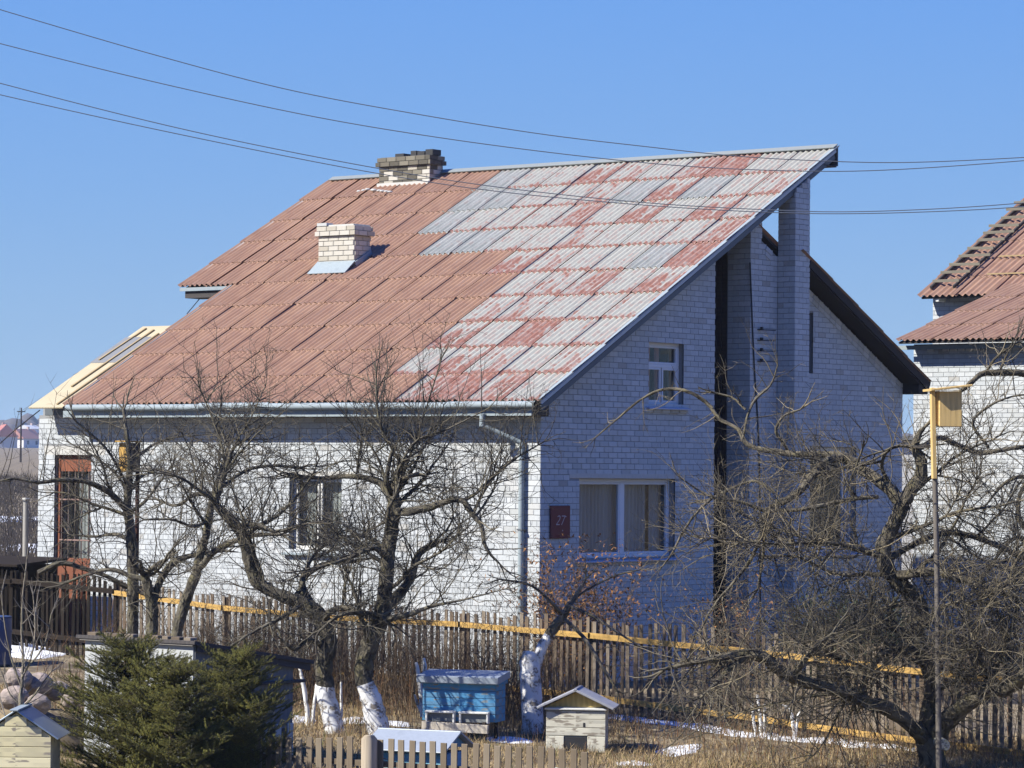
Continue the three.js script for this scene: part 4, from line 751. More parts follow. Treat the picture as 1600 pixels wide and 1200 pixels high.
fruitTree('slender dark tree holding a birdhouse beside the barred door', 52, 205, {
  trunks: [[[206, 1085, 19], [207, 1000, 18], [208, 920, 18], [206, 860, 17], [203, 820, 15], [199, 795, 14], [201, 760, 12], [203, 720, 9], [198, 680, 7], [193, 640, 4, .2]]],
  limbs: [
    [[199, 798, 11], [180, 778, 10, -.2], [160, 763, 9, -.3], [130, 752, 8, -.4], [95, 750, 7, -.5], [60, 754, 5, -.6], [20, 748, 4, -.7], [-30, 760, 3, -.8]],
    [[203, 725, 6], [225, 705, 5, .2], [250, 690, 4, .3], [290, 680, 3, .4]], [[205, 845, 7], [180, 835, 6, .3], [150, 838, 4, .5], [110, 836, 3, .6]],
    [[204, 800, 6], [225, 785, 5, -.3], [245, 760, 4, -.4], [262, 735, 3, -.5]], [[203, 770, 5], [180, 740, 4, .2], [150, 715, 3, .4], [105, 690, 2, .5]],
    [[60, 895, 9, -.3], [95, 880, 8, -.3], [130, 888, 7, -.2], [165, 900, 6, -.1], [205, 920, 8]], [[200, 760, 5], [165, 700, 4, -.4], [120, 660, 3, -.5]],
  ], grown: [[0, .55, [-.7, .5, -.5], 1.5, .03], [0, .5, [-.9, .25, .4], 1.6, .03], [0, .62, [.3, .6, .8], 1.2, .025]], whips: 16, o: { shoots: 8, len: .7 } });
fruitTree('crooked low fruit tree with arching limbs left of the leaning forked tree', 51, 238, {
  trunks: [[[236, 1075, 20], [236, 1000, 19], [238, 950, 18], [230, 915, 16], [226, 898, 12]], [[272, 1080, 20, -.6], [276, 990, 18, -.6], [290, 940, 17, -.6], [305, 900, 16, -.6], [314, 865, 14, -.6], [322, 835, 12, -.6], [328, 800, 11, -.6], [333, 775, 9, -.6], [342, 745, 7, -.5], [352, 715, 5, -.4]]],
  limbs: [[[236, 950, 13], [252, 905, 12, .2], [270, 880, 11, .3], [300, 868, 8, .4], [335, 862, 6, .5]], [[228, 905, 9], [205, 900, 8, .2], [175, 890, 7, .3], [145, 895, 5, .4], [100, 912, 4, .5]], [[308, 892, 11, -.6], [335, 862, 10, -.8], [365, 846, 9, -1], [400, 836, 7, -1.2], [440, 835, 5, -1.3]], [[333, 778, 8, -.6], [318, 772, 7, -.4], [300, 775, 6, -.2], [275, 790, 5, 0], [245, 780, 4, .2]], [[325, 815, 6, -.6], [300, 822, 5, -.9], [270, 812, 4, -1.1], [225, 812, 3, -1.2]]],
  grown: [[0, .9, [.5, .7, -.5], 1.3, .03], [1, .75, [.3, .8, .5], 1.4, .026], [1, .6, [-.6, .5, -.6], 1.4, .026], [1, .9, [.1, 1, .2], 1.3, .02]], whips: 14, tangle: 25, o: { shoots: 8.5, len: .75 } });
fruitTree('leaning tree with a whitewashed foot beside the garden shed', 47.6, 525, {
  white: [[[527, 1165, 33], [522, 1140, 32], [514, 1105, 31], [508, 1072, 29]]],
  trunks: [[[509, 1078, 27], [506, 1050, 26], [511, 1015, 27], [512, 990, 26], [500, 965, 25], [485, 950, 24], [455, 936, 20], [425, 925, 19], [400, 908, 19], [390, 880, 19], [382, 848, 18], [368, 820, 17], [348, 800, 15], [337, 785, 12], [345, 760, 10], [352, 735, 8], [365, 700, 6], [375, 690, 4]]],
  limbs: [[[508, 1000, 15], [495, 960, 15, .3], [478, 930, 13, .5], [472, 908, 11, .7], [490, 890, 9, .8], [515, 880, 8, .9], [545, 878, 6, 1], [580, 872, 4, 1]], [[505, 1010, 8], [480, 1000, 7, -.3], [462, 1015, 6, -.4], [440, 1000, 4, -.5]], [[500, 970, 12], [530, 950, 9, -.4], [560, 955, 8, -.5], [595, 962, 6, -.6]], [[372, 822, 9], [400, 820, 8, -.4], [430, 830, 6, -.5], [470, 820, 4, -.6]], [[348, 760, 7], [385, 735, 6, .3], [420, 728, 5, .4], [460, 730, 4, .5]], [[352, 730, 5], [345, 690, 4, .2], [330, 650, 3, .3], [310, 600, 2, .3]], [[470, 945, 9], [440, 965, 7, -.5], [400, 985, 5, -.7], [360, 1010, 4, -.9]]],
  grown: [[0, .45, [-.2, .9, -.5], 1.6, .04], [0, .62, [.7, .6, .4], 1.7, .035], [0, .75, [-.5, .6, -.6], 1.5, .03], [0, .35, [.4, .8, .6], 1.7, .04], [0, .95, [.5, .9, 0], 1.2, .02], [0, .88, [.7, .9, -.3], 1.3, .02], [3, .4, [.2, .9, -.2], 1.2, .02]], whips: 30, tangle: 45, o: { shoots: 7.5, len: .85 } });
fruitTree('tall twisted tree with a whitewashed foot in the middle of the garden', 47.4, 588, {
  white: [[[592, 1160, 36], [588, 1125, 36], [580, 1095, 33], [570, 1068, 28]]],
  trunks: [[[571, 1074, 27], [568, 1045, 29], [575, 1015, 29], [587, 985, 28], [597, 955, 27], [602, 920, 25], [605, 880, 23], [609, 845, 22], [613, 810, 24], [617, 782, 22], [616, 770, 14]]],
  limbs: [[[600, 958, 17], [622, 930, 17, .3], [640, 905, 15, .5], [648, 880, 13, .6], [658, 862, 11, .7], [683, 848, 8, .8], [690, 846, 4, .8]],
    [[616, 800, 15], [640, 799, 13, -.3], [670, 793, 12, -.4], [700, 783, 10, -.5], [722, 782, 9, -.6], [738, 803, 9, -.6], [752, 820, 7, -.6], [757, 850, 6, -.6], [768, 868, 4, -.6], [780, 880, 3, -.6]],
    [[612, 782, 14], [596, 756, 12, .2], [572, 747, 10, .3], [540, 744, 8, .4], [505, 747, 6, .5], [455, 742, 4, .6]],
    [[614, 776, 9], [604, 748, 8, -.2], [610, 715, 7, -.2], [613, 700, 6, -.2], [598, 675, 5, -.2], [590, 640, 4, -.2], [588, 590, 3, -.2]], [[620, 775, 6], [632, 735, 5, .2], [645, 700, 4, .2], [662, 650, 3, .2], [690, 560, 2, .2]],
    [[590, 975, 11], [612, 966, 10, -.4], [640, 960, 8, -.5], [672, 948, 6, -.6], [720, 938, 3, -.7], [790, 920, 2, -.8]], [[588, 970, 9], [560, 958, 8, -.5], [530, 962, 6, -.7], [500, 985, 4, -.8]], [[604, 870, 10], [580, 856, 8, -.6], [555, 868, 6, -.8], [520, 880, 5, -1], [470, 892, 3, -1.1]], [[606, 862, 8], [575, 840, 7, .4], [545, 838, 5, .6], [500, 850, 3, .7]],
    [[575, 1012, 11], [572, 985, 10, -.3], [562, 960, 8, -.4], [556, 930, 6, -.5], [545, 905, 4, -.5]], [[720, 785, 6, -.6], [745, 770, 5, -.6], [770, 745, 4, -.6], [800, 720, 3, -.6], [850, 690, 2, -.6]], [[740, 800, 5, -.6], [755, 770, 4, -.5], [780, 735, 3, -.4]], [[616, 775, 6], [625, 730, 5, -.4], [650, 690, 4, -.5], [700, 670, 3, -.6], [760, 640, 2, -.6]]],
  grown: [[0, .7, [-.3, .8, -.6], 1.4, .035], [0, .85, [.4, .8, .6], 1.5, .035], [0, .95, [.5, 1, -.4], 1.6, .028], [0, .98, [-.4, 1, .3], 1.5, .026], [0, .6, [-.7, .4, .5], 1.5, .035], [1, .7, [.7, .5, -.5], 1.4, .025], [0, .5, [.8, .3, -.6], 1.6, .035], [2, .6, [.5, .8, .3], 1.3, .02], [3, .5, [0, 1, .1], 1.2, .018]], whips: 45, tangle: 45, o: { shoots: 7.5, len: .9 } });
fruitTree('stout whitewashed trunk with one leaning branch right of the blue hive', 48.2, 832, {
  white: [[[833, 1158, 36], [832, 1130, 34], [831, 1090, 34], [829, 1055, 33], [827, 1030, 30], [826, 1020, 18]], [[836, 1046, 17], [844, 1018, 17], [854, 1000, 17], [862, 988, 16]]],
  trunks: [[[858, 994, 17], [868, 978, 16], [880, 962, 14], [888, 948, 11], [900, 930, 7, .1], [915, 905, 4, .2]]],
  limbs: [[[880, 962, 7], [860, 940, 5, -.2], [830, 915, 4, -.3], [780, 905, 3, -.4]], [[890, 946, 6], [930, 965, 5, -.3], [960, 985, 4, -.4], [1000, 1010, 3, -.5]], [[884, 955, 5], [905, 930, 4, .3], [960, 900, 3, .4], [1000, 890, 2, .4]], [[880, 965, 6], [915, 1000, 6, -.4], [940, 1040, 5, -.5], [965, 1080, 4, -.6]]],
  bark: [.14, .125, .105], o: { shoots: 2.2, len: .4, tone: [...DARK, ...PALE] } });
seed(131);
fruitTree('great spreading old tree overhanging the fence in front of the gable', 44.2, 1460, {
  trunks: [[[1462, 1260, 50], [1460, 1200, 46], [1453, 1160, 44], [1448, 1130, 30], [1456, 1090, 24], [1455, 1055, 23], [1440, 1020, 24], [1432, 990, 25], [1437, 955, 26], [1420, 925, 25], [1398, 905, 25], [1383, 880, 26], [1380, 855, 25], [1392, 830, 24], [1402, 808, 23], [1412, 785, 24], [1426, 762, 22], [1439, 742, 20], [1438, 718, 18], [1430, 695, 14], [1436, 678, 10], [1444, 668, 6]]],
  limbs: [
    [[1458, 1165, 30], [1475, 1132, 29, -.2], [1488, 1118, 31, -.3], [1505, 1104, 26, -.4], [1532, 1088, 24, -.6], [1550, 1075, 22, -.7], [1572, 1076, 24, -.8], [1600, 1056, 20, -1], [1660, 1030, 16, -1.2]],
    [[1448, 1158, 26], [1425, 1136, 22, -.3], [1392, 1110, 24, -.5], [1352, 1098, 20, -.7], [1312, 1078, 18, -.9], [1270, 1068, 19, -1], [1240, 1060, 18, -1.1], [1215, 1045, 18, -1.2], [1190, 1025, 17, -1.3], [1165, 1022, 17, -1.3], [1130, 1028, 13, -1.4], [1090, 1034, 9, -1.5], [1040, 1045, 5, -1.6]],
    [[1410, 786, 20], [1382, 758, 19, .2], [1350, 735, 18, .4], [1322, 716, 17, .5], [1310, 712, 12, .5], [1280, 709, 11, .6], [1245, 710, 10, .7], [1215, 706, 9, .8], [1185, 701, 8, .9], [1165, 692, 7, 1], [1152, 670, 6, 1.1], [1125, 655, 6, 1.2], [1105, 630, 6, 1.3], [1075, 612, 6, 1.3], [1040, 608, 5, 1.4], [1005, 622, 4, 1.4], [970, 650, 3, 1.5], [930, 684, 2, 1.5]],
    [[1316, 714, 14, .5], [1292, 721, 13, .3], [1270, 742, 13, .1], [1252, 765, 12, -.1], [1232, 780, 11, -.2], [1208, 790, 10, -.3], [1196, 802, 9, -.3], [1190, 830, 7, -.4], [1176, 868, 6, -.5], [1150, 905, 5, -.6], [1110, 955, 4, -.7], [1095, 985, 3, -.8]],
    [[1372, 776, 7, -.3], [1330, 780, 7, -.4], [1290, 789, 7, -.5], [1245, 797, 6, -.5], [1200, 801, 6, -.4], [1195, 830, 6, -.4], [1192, 870, 5, -.5], [1184, 920, 4, -.6]],
    [[1390, 872, 11], [1420, 855, 10, .3], [1450, 840, 10, .4], [1485, 832, 10, .5], [1520, 838, 9, .6], [1560, 853, 9, .7], [1600, 872, 8, .8], [1650, 890, 6, .9]],
    [[1395, 900, 15], [1430, 896, 13, -.3], [1465, 894, 13, -.4], [1490, 902, 11, -.5], [1530, 915, 9, -.6], [1580, 930, 7, -.7], [1630, 950, 5, -.8]],
    [[1438, 700, 8, .1], [1470, 684, 9, .9], [1500, 697, 9, 1.1], [1530, 707, 9, 1.2], [1562, 704, 8, 1.2], [1600, 698, 7, 1.2], [1650, 702, 5, 1.2]],
    [[1545, 700, 5, .6], [1520, 660, 5, .5], [1545, 635, 4, .5], [1580, 620, 3, .5], [1620, 615, 3, .5]],
    [[1390, 755, 7, .2], [1378, 730, 6, .1], [1384, 708, 5, 0], [1402, 697, 5, -.1], [1425, 698, 6, -.1]],
    [[1385, 870, 9], [1350, 862, 8, -.4], [1310, 850, 7, -.7], [1270, 848, 6, -.9], [1220, 850, 4, -1.1], [1160, 845, 3, -1.3], [1080, 838, 2, -1.4]],
    [[1440, 1015, 16], [1410, 1012, 14, -.2], [1380, 1020, 12, -.4], [1360, 1045, 11, -.5], [1345, 1080, 9, -.6], [1335, 1095, 5, -.6]], [[1432, 985, 13], [1405, 985, 10, .4], [1370, 975, 8, .7], [1330, 978, 6, .9], [1270, 985, 4, 1.1]],
    [[1320, 770, 3, -.4], [1335, 735, 3, -.4], [1348, 700, 3, -.5]], [[1232, 706, 4, .8], [1222, 690, 5, .7], [1212, 672, 5, .6], [1225, 650, 4, .6], [1250, 640, 3, .6]], [[1160, 690, 4, 1.0], [1168, 650, 4, 1.1], [1180, 625, 4, 1.2], [1205, 600, 3, 1.3], [1215, 570, 2, 1.3]], [[1165, 640, 4, 1.1], [1145, 622, 4, 1.2], [1118, 614, 4, 1.2]],
    [[1196, 800, 5, -.3], [1160, 785, 5, -.4], [1115, 777, 4, -.5], [1090, 765, 3, -.5], [1065, 748, 2, -.6]], [[1112, 778, 5, -.5], [1085, 805, 4, -.6], [1065, 835, 4, -.6], [1050, 865, 3, -.7], [1035, 885, 2, -.7]], [[1210, 770, 5, .2], [1180, 752, 4, .3], [1150, 760, 4, .4], [1110, 780, 4, .4]],
    [[1235, 1062, 9, -1.1], [1255, 1035, 8, -1.2], [1275, 1010, 6, -1.3], [1300, 990, 4, -1.3]], [[1170, 1024, 10, -1.3], [1140, 1045, 9, -1.4], [1115, 1072, 7, -1.5], [1095, 1090, 4, -1.6]], [[1395, 1118, 7, -.5], [1350, 1090, 6, -.3], [1290, 1085, 5, -.2], [1200, 1102, 4, 0], [1140, 1118, 3, 0]],
    [[1580, 1070, 10, -.8], [1570, 1030, 8, -.7], [1578, 990, 7, -.6], [1590, 950, 6, -.5], [1585, 900, 5, -.4], [1590, 850, 4, -.4]], [[1500, 1105, 9, -.4], [1495, 1070, 8, -.2], [1500, 1040, 6, 0], [1510, 1000, 4, .1]],
  ],
  grown: [[0, .5, [-.8, .1, .5], 1.9, .035], [0, .4, [-.9, .0, -.3], 2.0, .035], [0, .7, [.6, .5, .6], 1.8, .035], [0, .6, [.9, .2, -.2], 2, .035], [0, .48, [.9, .3, .3], 2, .035], [2, .3, [-.4, -.5, .6], 1.2, .022], [10, .4, [-.7, -.4, -.3], 1.8, .02], [4, .5, [-.5, -.6, .3], 1.3, .016], [6, .6, [.6, .6, -.3], 1.6, .02], [5, .6, [.5, -.5, .3], 1.5, .02], [7, .6, [.5, -.5, -.2], 1.4, .018], [7, .8, [.3, .7, .2], 1.3, .018], [1, .6, [.2, .9, .4], 1.4, .025], [1, .8, [-.2, .9, .4], 1.4, .022], [0, .3, [-.6, .5, .5], 2, .035], [0, .35, [.7, .5, -.4], 2, .035], [1, .5, [-.3, .8, -.5], 1.6, .025], [1, .65, [-.5, .7, .5], 1.6, .025], [1, .75, [-.7, .4, -.4], 1.6, .022], [1, .9, [-.7, .3, .3], 1.7, .02], [1, .95, [-.8, -.1, .4], 1.5, .018], [11, .5, [-.8, .3, .2], 1.6, .02], [12, .6, [-.8, .2, -.3], 1.8, .02], [10, .6, [-.8, -.5, .3], 1.8, .018], [10, .8, [-.7, -.4, -.4], 1.6, .016], [6, .4, [.5, -.5, -.4], 1.6, .02], [0, .25, [-.8, .4, -.5], 1.9, .03], [0, .2, [.8, .6, .2], 1.8, .03]],
  bare: { 0: .9, 1: 1.5, 2: .3, 3: .5, 4: .8, 5: .9, 6: 1.2, 7: .6, 8: .7, 10: 1.5, 11: 1.5, 12: 1.5, 13: .5, 14: .6, 15: .5, 16: .5, 17: .45, 18: .5, 19: .5, 20: 1.4, 21: 1.6, 22: 1.6 }, tangle: 260, tangleFrom: [1, 2, 2, 2, 7, 7, 11, 11, 12, 12, 13, 13, 6, 21, 22, 23], bark: [.115, .103, .08], sub: 2, o: { shoots: 9, len: .75, up: .1, lift: .2, tone: [...PALE, ...DARK], curl: .30 } });
{ const t = scene.children[scene.children.length - 1], p = at(1472, 1162, 43.85).sub(t.position), g = new THREE.CylinderGeometry(.068, .08, .2, 18); g.scale(1, 1, 1.3); const st = mesh('sawn_stub', g, mat([.40, .40, .38], { map: barkTex }), t); st.quaternion.setFromUnitVectors(V(0, 1, 0), FW.clone().negate().addScaledVector(RT, .25).normalize()); st.position.copy(p); }
fruitTree('bough reaching in from the right picture edge above the birdhouse', 47, 1700, {
  trunks: [[[1700, 1200, 40], [1695, 1000, 36], [1690, 800, 28], [1672, 690, 18], [1650, 620, 12]]],
  limbs: [[[1665, 660, 12], [1640, 600, 11], [1600, 584, 11, -.2], [1560, 582, 10, -.3], [1535, 584, 9, -.3], [1515, 600, 8, -.4], [1500, 612, 6, -.4]], [[1540, 583, 5, -.3], [1555, 560, 4, -.3], [1590, 535, 3, -.2]], [[1562, 581, 4, -.3], [1572, 556, 3, -.3], [1590, 520, 2, -.2]], [[1690, 800, 12], [1640, 770, 9], [1600, 745, 7], [1570, 755, 5], [1540, 790, 3]], [[1690, 880, 14], [1640, 850, 11], [1595, 815, 10], [1592, 780, 7], [1610, 740, 5]], [[1692, 930, 12], [1640, 880, 9], [1590, 840, 6], [1550, 880, 5], [1520, 925, 3]]],
  bark: [.085, .073, .05], o: { shoots: 5, len: .6, tone: [...PALE, ...DARK], up: .1, lift: .2 } });

// young whitewashed saplings and thin shoots
seed(151);
function sapling(label, D, u, stems, cat = 'tree') {
  const foot = spot(u, D), t = thing('sapling', label, 'sapling', foot, 0, 'young whitewashed saplings'), sh = new Shapes();
  for (const s of stems) { const lime = s.map(([a, b, c]) => [a, b, c]); limbMesh('whitewashed_stem', lime, D, LIME, t, foot, .2); const [a, b, c] = s[s.length - 1]; for (let k = 0; k < 3; k++) twig(sh, at(a, b, D).sub(foot), V(rr(-.4, .4), 1, rr(-.4, .4)).normalize(), rr(.35, .8), .006, 0, { curl: .12, up: .3, dens: 3, levels: 1, tone: DARK }); }
  stuff(sh.build('twigs', TWIG, t));
}
sapling('thin whitewashed sapling between the shed and the leaning tree', 48.8, 482, [[[483, 1155, 9], [480, 1110, 8], [474, 1070, 7], [468, 1042, 5]], [[486, 1155, 7], [490, 1110, 6], [496, 1065, 5]]]);
sapling('forked whitewashed sapling against the blue hive corner', 48.2, 662, [[[660, 1120, 8], [658, 1090, 8], [655, 1060, 7], [650, 1035, 5]], [[657, 1070, 6], [664, 1045, 6], [662, 1028, 5]], [[662, 1122, 4], [652, 1100, 4], [648, 1085, 3]]]);
sapling('clump of thin whitewashed stems below the gable window fence', 47.6, 1188, [[[1186, 1165, 6], [1178, 1130, 5], [1175, 1100, 5]], [[1189, 1170, 6], [1188, 1125, 6], [1183, 1085, 4]], [[1190, 1160, 5], [1195, 1130, 5], [1194, 1100, 4]], [[1190, 1225, 5], [1190, 1180, 5]]]);
sapling('whitewashed sapling with two forks beside the lower yellow rail', 47.4, 1242, [[[1242, 1165, 6], [1239, 1130, 6], [1234, 1108, 5], [1222, 1102, 3]], [[1243, 1150, 5], [1247, 1120, 5], [1251, 1110, 3]]]);
sapling('single thin whitewashed shoot behind the leaning tree trunk', 49, 534, [[[534, 1120, 4], [533, 1090, 4], [533, 1065, 3]]]);
{ // grey sapling at the left, rising from behind the pale hive
  const D = 38.6, foot = spot(28, D), t = thing('sapling', 'thin grey sapling with steep bare branches before the pale yellow hive', 'sapling', foot, 0, 'grey saplings'), sh = new Shapes(), m = bark([.21, .19, .165]);
  limbMesh('whitewashed_stem', [[26, 1260, 8], [26, 1180, 7], [28, 1130, 6]], D, LIME, t, foot);
  const o = { curl: .10, up: .55, dens: 2.2, levels: 1, shoots: 3, len: .4, lift: .8, tone: [[.19, .17, .145], [.15, .13, .105]] };
  for (const tr of [[[28, 1135, 6], [32, 1090, 6], [36, 1040, 5], [34, 980, 4], [36, 930, 3], [44, 860, 2]], [[34, 1060, 4], [48, 1030, 3, -.2], [55, 990, 3, -.2], [52, 930, 2, -.2]], [[35, 1050, 4], [58, 1025, 3, .2], [72, 1000, 3, .2], [80, 960, 2, .2]], [[34, 1075, 3], [18, 1030, 3], [8, 980, 2], [2, 930, 2]], [[29, 1110, 3], [50, 1090, 3], [68, 1065, 2], [80, 1050, 2]], [[30, 1100, 3], [16, 1085, 2], [6, 1060, 2]], [[28, 1140, 3], [16, 1125, 2], [8, 1118, 2]]]) { const p = limbMesh('branch', tr, D, m, t, foot); sprout(sh, p, o); }
  stuff(sh.build('twigs', TWIG, t));
}
// ---------------------------------------------------------------- spruces
seed(171);
{
  const needle = new THREE.MeshPhysicalMaterial({ vertexColors: true, roughness: .85, side: THREE.DoubleSide });
  function spruce(label, u, D, topV, spread, lean) {
    const foot = spot(u, D), H = at(u, topV, D).y - foot.y, t = thing('young_spruce', label, 'spruce', foot, 0, 'young spruces in the garden');
    new Shapes().tube([V(0, -.05, 0), V(lean * .5, H * .5, 0), V(lean, H * .97, 0)], [.055, .035, .008], 7).build('trunk', bark([.07, .055, .04]), t);
    const wood = new Shapes(), nd = new Shapes();
    const needles = (a, b, dens, len) => { const ax = b.clone().sub(a), L = ax.length(); ax.normalize(); const n = Math.round(L * dens), k0 = rr(.75, 1.2); for (let k = 0; k < n; k++) { const p = a.clone().lerp(b, rnd()), out = perp(ax), d = out.clone().multiplyScalar(.85).addScaledVector(ax, .55); d.y += .15; d.normalize(); const w = ax.clone().cross(out).multiplyScalar(.0022), tip = p.clone().addScaledVector(d, len * rr(.7, 1.15)); const g = k0 * rr(.8, 1.2), c = rnd() < .10 ? [.20 * g, .155 * g, .022 * g] : [.105 * g, .105 * g, .017 * g]; nd.tri(p.clone().sub(w), p.clone().add(w), tip, c); } };
    for (let y = .04; y < .98; y += .034) {
      const R = spread * Math.pow(1 - y, .4) * (y < .14 ? .85 : 1), nb = 8;
      for (let b = 0; b < nb; b++) {
        const a = rr(0, 6.283), L = R * rr(.4, 1.2) + .08, st = V(lean * y, H * y + rr(-.02, .02), 0), dir = V(Math.cos(a), rr(-.1, .75), Math.sin(a)), pts = [st]; const n = 7, d = dir.clone().normalize();
        for (let k = 1; k <= n; k++) { d.y += k < 3 ? -.06 : .06 + .06 * rnd(); d.add(V(rr(-.07, .07), 0, rr(-.07, .07))).normalize(); pts.push(pts[k - 1].clone().addScaledVector(d, L / n)); }
        wood.tube(pts, (q) => .008 * (1 - .7 * q), 3, [.05, .038, .025]);
        for (let k = 1; k < n; k++) { needles(pts[k], pts[k + 1], 330, .022); const sd = V(-d.z, 0, d.x).normalize(); for (const sg of [-1, 1]) for (let h = 0; h < 2; h++) { if (rnd() < .12) continue; const len = L * .42 * (1 - .75 * k / n) * rr(.6, 1.2) + .03, q0 = pts[k].clone().lerp(pts[k + 1], rnd()), q1 = q0.clone().addScaledVector(sd, sg * len * .75).addScaledVector(d, len * .7).add(V(0, rr(-.03, .05), 0)); wood.tube([q0, q1], [.003, .0015], 3, [.06, .045, .028]); needles(q0, q1, 400, .021); } }
        needles(pts[n - 1], pts[n].clone().addScaledVector(d, .03), 420, .024);
      }
    }
    wood.build('branches', TWIG, t).userData.kind = 'stuff'; nd.build('needles', needle, t).userData.kind = 'stuff';
  }
  spruce('bushy dark spruce in front of the pale shed wall', 195, 39.2, 1002, 1.08, .05);
  spruce('bushy olive spruce in front of the shaded shed side', 362, 39.8, 1022, .98, .08);
  spruce('low dense spruce between the two taller ones', 275, 38.6, 1035, .85, -.05);
}

// ---------------------------------------------------------------- shrubs with clinging brown leaves, dark shrub, undergrowth
seed(181);
{
  function shrub(name, label, u, D, r, h, n, leafC, leaves, stemC) {
    const foot = spot(u, D), t = thing(name, label, 'shrub', foot), st = new Shapes(), lf = new Shapes();
    for (let k = 0; k < n; k++) {
      const a = rr(0, 6.283), q = r * Math.sqrt(rnd()), p = V(Math.cos(a) * q * .45, 0, Math.sin(a) * q * .45), d = V(Math.cos(a) * q * .6, h * rr(.7, 1.2), Math.sin(a) * q * .6).normalize(), L = h * rr(.65, 1.15), pts = [p];
      for (let j = 1; j <= 7; j++) { d.add(V(rr(-.16, .16), rr(-.09, .03), rr(-.16, .16))).normalize(); pts.push(pts[j - 1].clone().addScaledVector(d, L / 7)); }
      st.tube(pts, (x) => .009 * (1 - .75 * x), 4, stemC[k % stemC.length]);
      for (let j = 2; j < 8; j++) { twig(st, pts[j], V(rr(-1, 1), rr(-.2, 1), rr(-1, 1)).normalize(), rr(.15, .45), .004, 1, { curl: .2, up: .2, dens: 5, levels: 2, tone: stemC });
        for (let m = 0; m < leaves; m++) { const c = pts[j].clone().add(V(rr(-.22, .22), rr(-.18, .2), rr(-.22, .22))), e = perp(V(0, 1, 0)), f = V(rr(-1, 1), rr(-1, 1), rr(-1, 1)).normalize(), s = rr(.02, .042), cl = leafC[Math.floor(rnd() * leafC.length)]; lf.tri(c.clone().addScaledVector(e, -s * .6), c.clone().addScaledVector(e, s * .6), c.clone().addScaledVector(f, s * 2), cl); } }
    }
    stuff(st.build('stems', TWIG, t)); if (leaves) stuff(lf.build('leaves', mat([1, 1, 1], { vertexColors: true, side: THREE.DoubleSide }), t));
  }
  const stems = [[.085, .065, .045], [.11, .085, .06], [.06, .045, .035]], dry = [[.20, .09, .025], [.25, .12, .032], [.15, .07, .026], [.11, .058, .03]];
  shrub('leafy_shrub', 'shrub with clinging orange-brown leaves below the gable window', 915, 52.0, 1.0, 2.35, 70, dry, 14, stems);
  shrub('leafy_shrub', 'thin brown shrub against the dark recess of the gable', 1150, 53, .6, 1.9, 26, dry, 5, stems);
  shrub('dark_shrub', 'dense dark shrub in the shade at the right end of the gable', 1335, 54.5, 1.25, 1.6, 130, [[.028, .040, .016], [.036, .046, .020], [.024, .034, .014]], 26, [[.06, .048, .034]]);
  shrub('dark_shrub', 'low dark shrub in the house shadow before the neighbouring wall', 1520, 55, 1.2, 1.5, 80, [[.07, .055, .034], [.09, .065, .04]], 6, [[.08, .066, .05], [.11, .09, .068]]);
  // bare suckers and dead weeds in front of the fence
  const br = new Shapes(), tones = [[.16, .10, .052], [.22, .135, .065], [.13, .078, .04], [.25, .185, .11], [.085, .058, .036], [.20, .10, .042]];
  const put = (x, z, h) => { const g = ground(x, z), d = V(rr(-.3, .3), 1, rr(-.3, .3)).normalize(), p = V(x, g - .02, z); twig(br, p, d, h, rr(.0035, .007), 0, { curl: .10, up: .25, dens: 3.2, levels: 1, tone: tones }); };
  for (let k = 0; k < 3200; k++) { const z = rr(-7, 12.5); put(-2.75 - Math.pow(rnd(), 1.6) * 2.4, z, rr(.15, z > 2.5 ? .34 : 1.0)); };
  for (let k = 0; k < 520; k++) { const x = -2.9 - rnd() * 1.6, z = rr(-4.5, 3), g = ground(x, z); twig(br, V(x, g - .02, z), V(rr(-.25, .25), 1, rr(-.25, .25)).normalize(), rr(.7, 1.5), rr(.005, .009), 0, { curl: .14, up: .2, dens: 5, levels: 2, tone: [[.075, .052, .034], [.10, .07, .045], [.055, .04, .028]] }); }
  for (let k = 0; k < 500; k++) put(-2.3 + rr(0, 1.8), rr(-9, 12), rr(.6, 1.7));
  for (let k = 0; k < 1600; k++) { const z = rr(-4, 10); put(rr(-10, -3), z, rr(.1, z > 2.5 ? .3 : .5)); }
  tag(stuff(br.build('undergrowth', TWIG, scene)), 'brown bare suckers and dead weeds along the fence', 'undergrowth', null, 'stuff');
  // dry grass
  const bl = new THREE.BufferGeometry(); bl.setAttribute('position', new THREE.Float32BufferAttribute([-.5, 0, 0, .5, 0, 0, -.3, .55, .12, .3, .55, .12, 0, 1, .42], 3)); bl.setIndex([0, 1, 3, 0, 3, 2, 2, 3, 4]); bl.computeVertexNormals();
  const N = 90000, gi = new THREE.InstancedMesh(bl, mat([1, 1, 1], { side: THREE.DoubleSide, roughness: 1 }), N), mm = new THREE.Matrix4(), qq = new THREE.Quaternion(), ee = new THREE.Euler(), cc = new THREE.Color(); let n = 0;
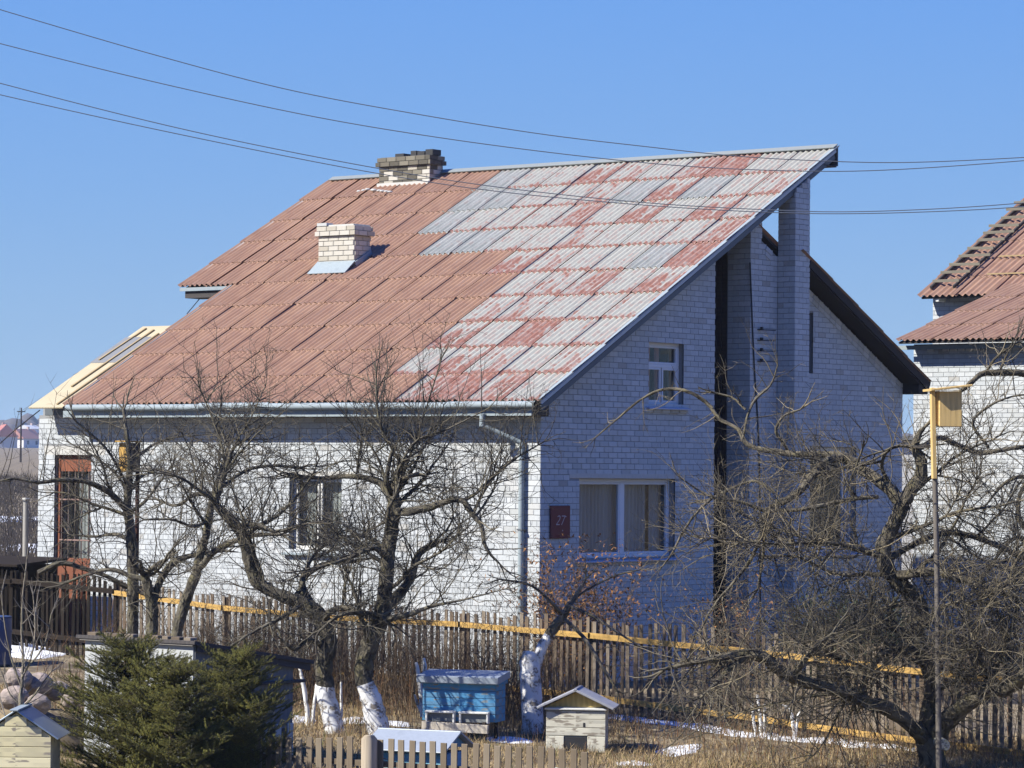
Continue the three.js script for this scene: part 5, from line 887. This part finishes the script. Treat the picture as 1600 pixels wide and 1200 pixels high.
  while (n < N) {
    const D = rr(35, 53), u = rr(-60, 1660), p = spot(u, D); if (p.x > -.1) continue;
    const patch = fbm(p.x * .7 + 20, p.z * .7 + 20, 64, 3); if (rnd() > smooth(.3, .6, patch) + .15) continue;
    ee.set(rr(-.7, .7), rr(0, 6.28), rr(-.7, .7)); mm.compose(p, qq.setFromEuler(ee), V(rr(.006, .013), rr(.05, .19), rr(.05, .19))); gi.setMatrixAt(n, mm);
    const k = rr(.7, 1.25), g = rnd(); gi.setColorAt(n, g < .12 ? cc.setRGB(.11 * k, .11 * k, .03 * k) : g < .6 ? cc.setRGB(.33 * k, .245 * k, .13 * k) : cc.setRGB(.22 * k, .155 * k, .075 * k)); n++;
  }
  gi.name = 'dry_grass'; gi.castShadow = gi.receiveShadow = true; scene.add(gi); tag(gi, 'short dry straw coloured grass over the garden floor', 'grass', null, 'stuff');
  // thawing snow
  const sp = []; const snow = (x, z, rx, rz, h) => { const g = new THREE.SphereGeometry(1, 26, 8, 0, 6.2832, 0, 1.5708), p = g.attributes.position, o = rnd() * 30; for (let i = 0; i < p.count; i++) { const X = p.getX(i), Y = p.getY(i), Z = p.getZ(i), k = .6 + .75 * fbm(X * 1.5 + o + 4, Z * 1.5 + o + 6, 64, 3), wx = x + X * rx * k, wz = z + Z * rz * k; p.setXYZ(i, wx, ground(wx, wz) - .02 + Y * h * (.6 + .8 * vnoise(wx * 5, wz * 5)), wz); } g.computeVertexNormals(); sp.push(g); };
  for (let z = 3.2; z < 9.2; z += .42) snow(-2.95 + rr(-.15, .1), z, rr(.18, .32), rr(.25, .45), .06);
  const S = (u, D, a, b, h) => { const p = spot(u, D); snow(p.x, p.z, a, b, h); };
  S(452, 49.5, .55, .45, .07); S(560, 49.8, .5, .35, .06); S(705, 46.8, .5, .4, .06); S(800, 47.6, .35, .5, .05); S(615, 49.4, .3, .4, .05); S(885, 44.2, .3, .25, .05); S(1000, 45.2, .4, .3, .05); S(1060, 46.6, .5, .35, .05);
  S(15, 58, .8, .6, .1); S(60, 57, .6, .5, .08); S(20, 76, 2, 1, .1); S(45, 74, 1.5, 1, .1); S(10, 105, 3, 2, .15); S(50, 125, 4, 2, .2); S(20, 160, 5, 2, .2); S(75, 45, .5, .5, .06);
  const sm = mesh('snow', mergeGeometries(sp), mat([.74, .76, .78], { roughness: .7, map: grain }), scene); tag(sm, 'thin thawing snow patches along the fence and in the field', 'snow', null, 'stuff');
}
renderer.render(scene, camera);
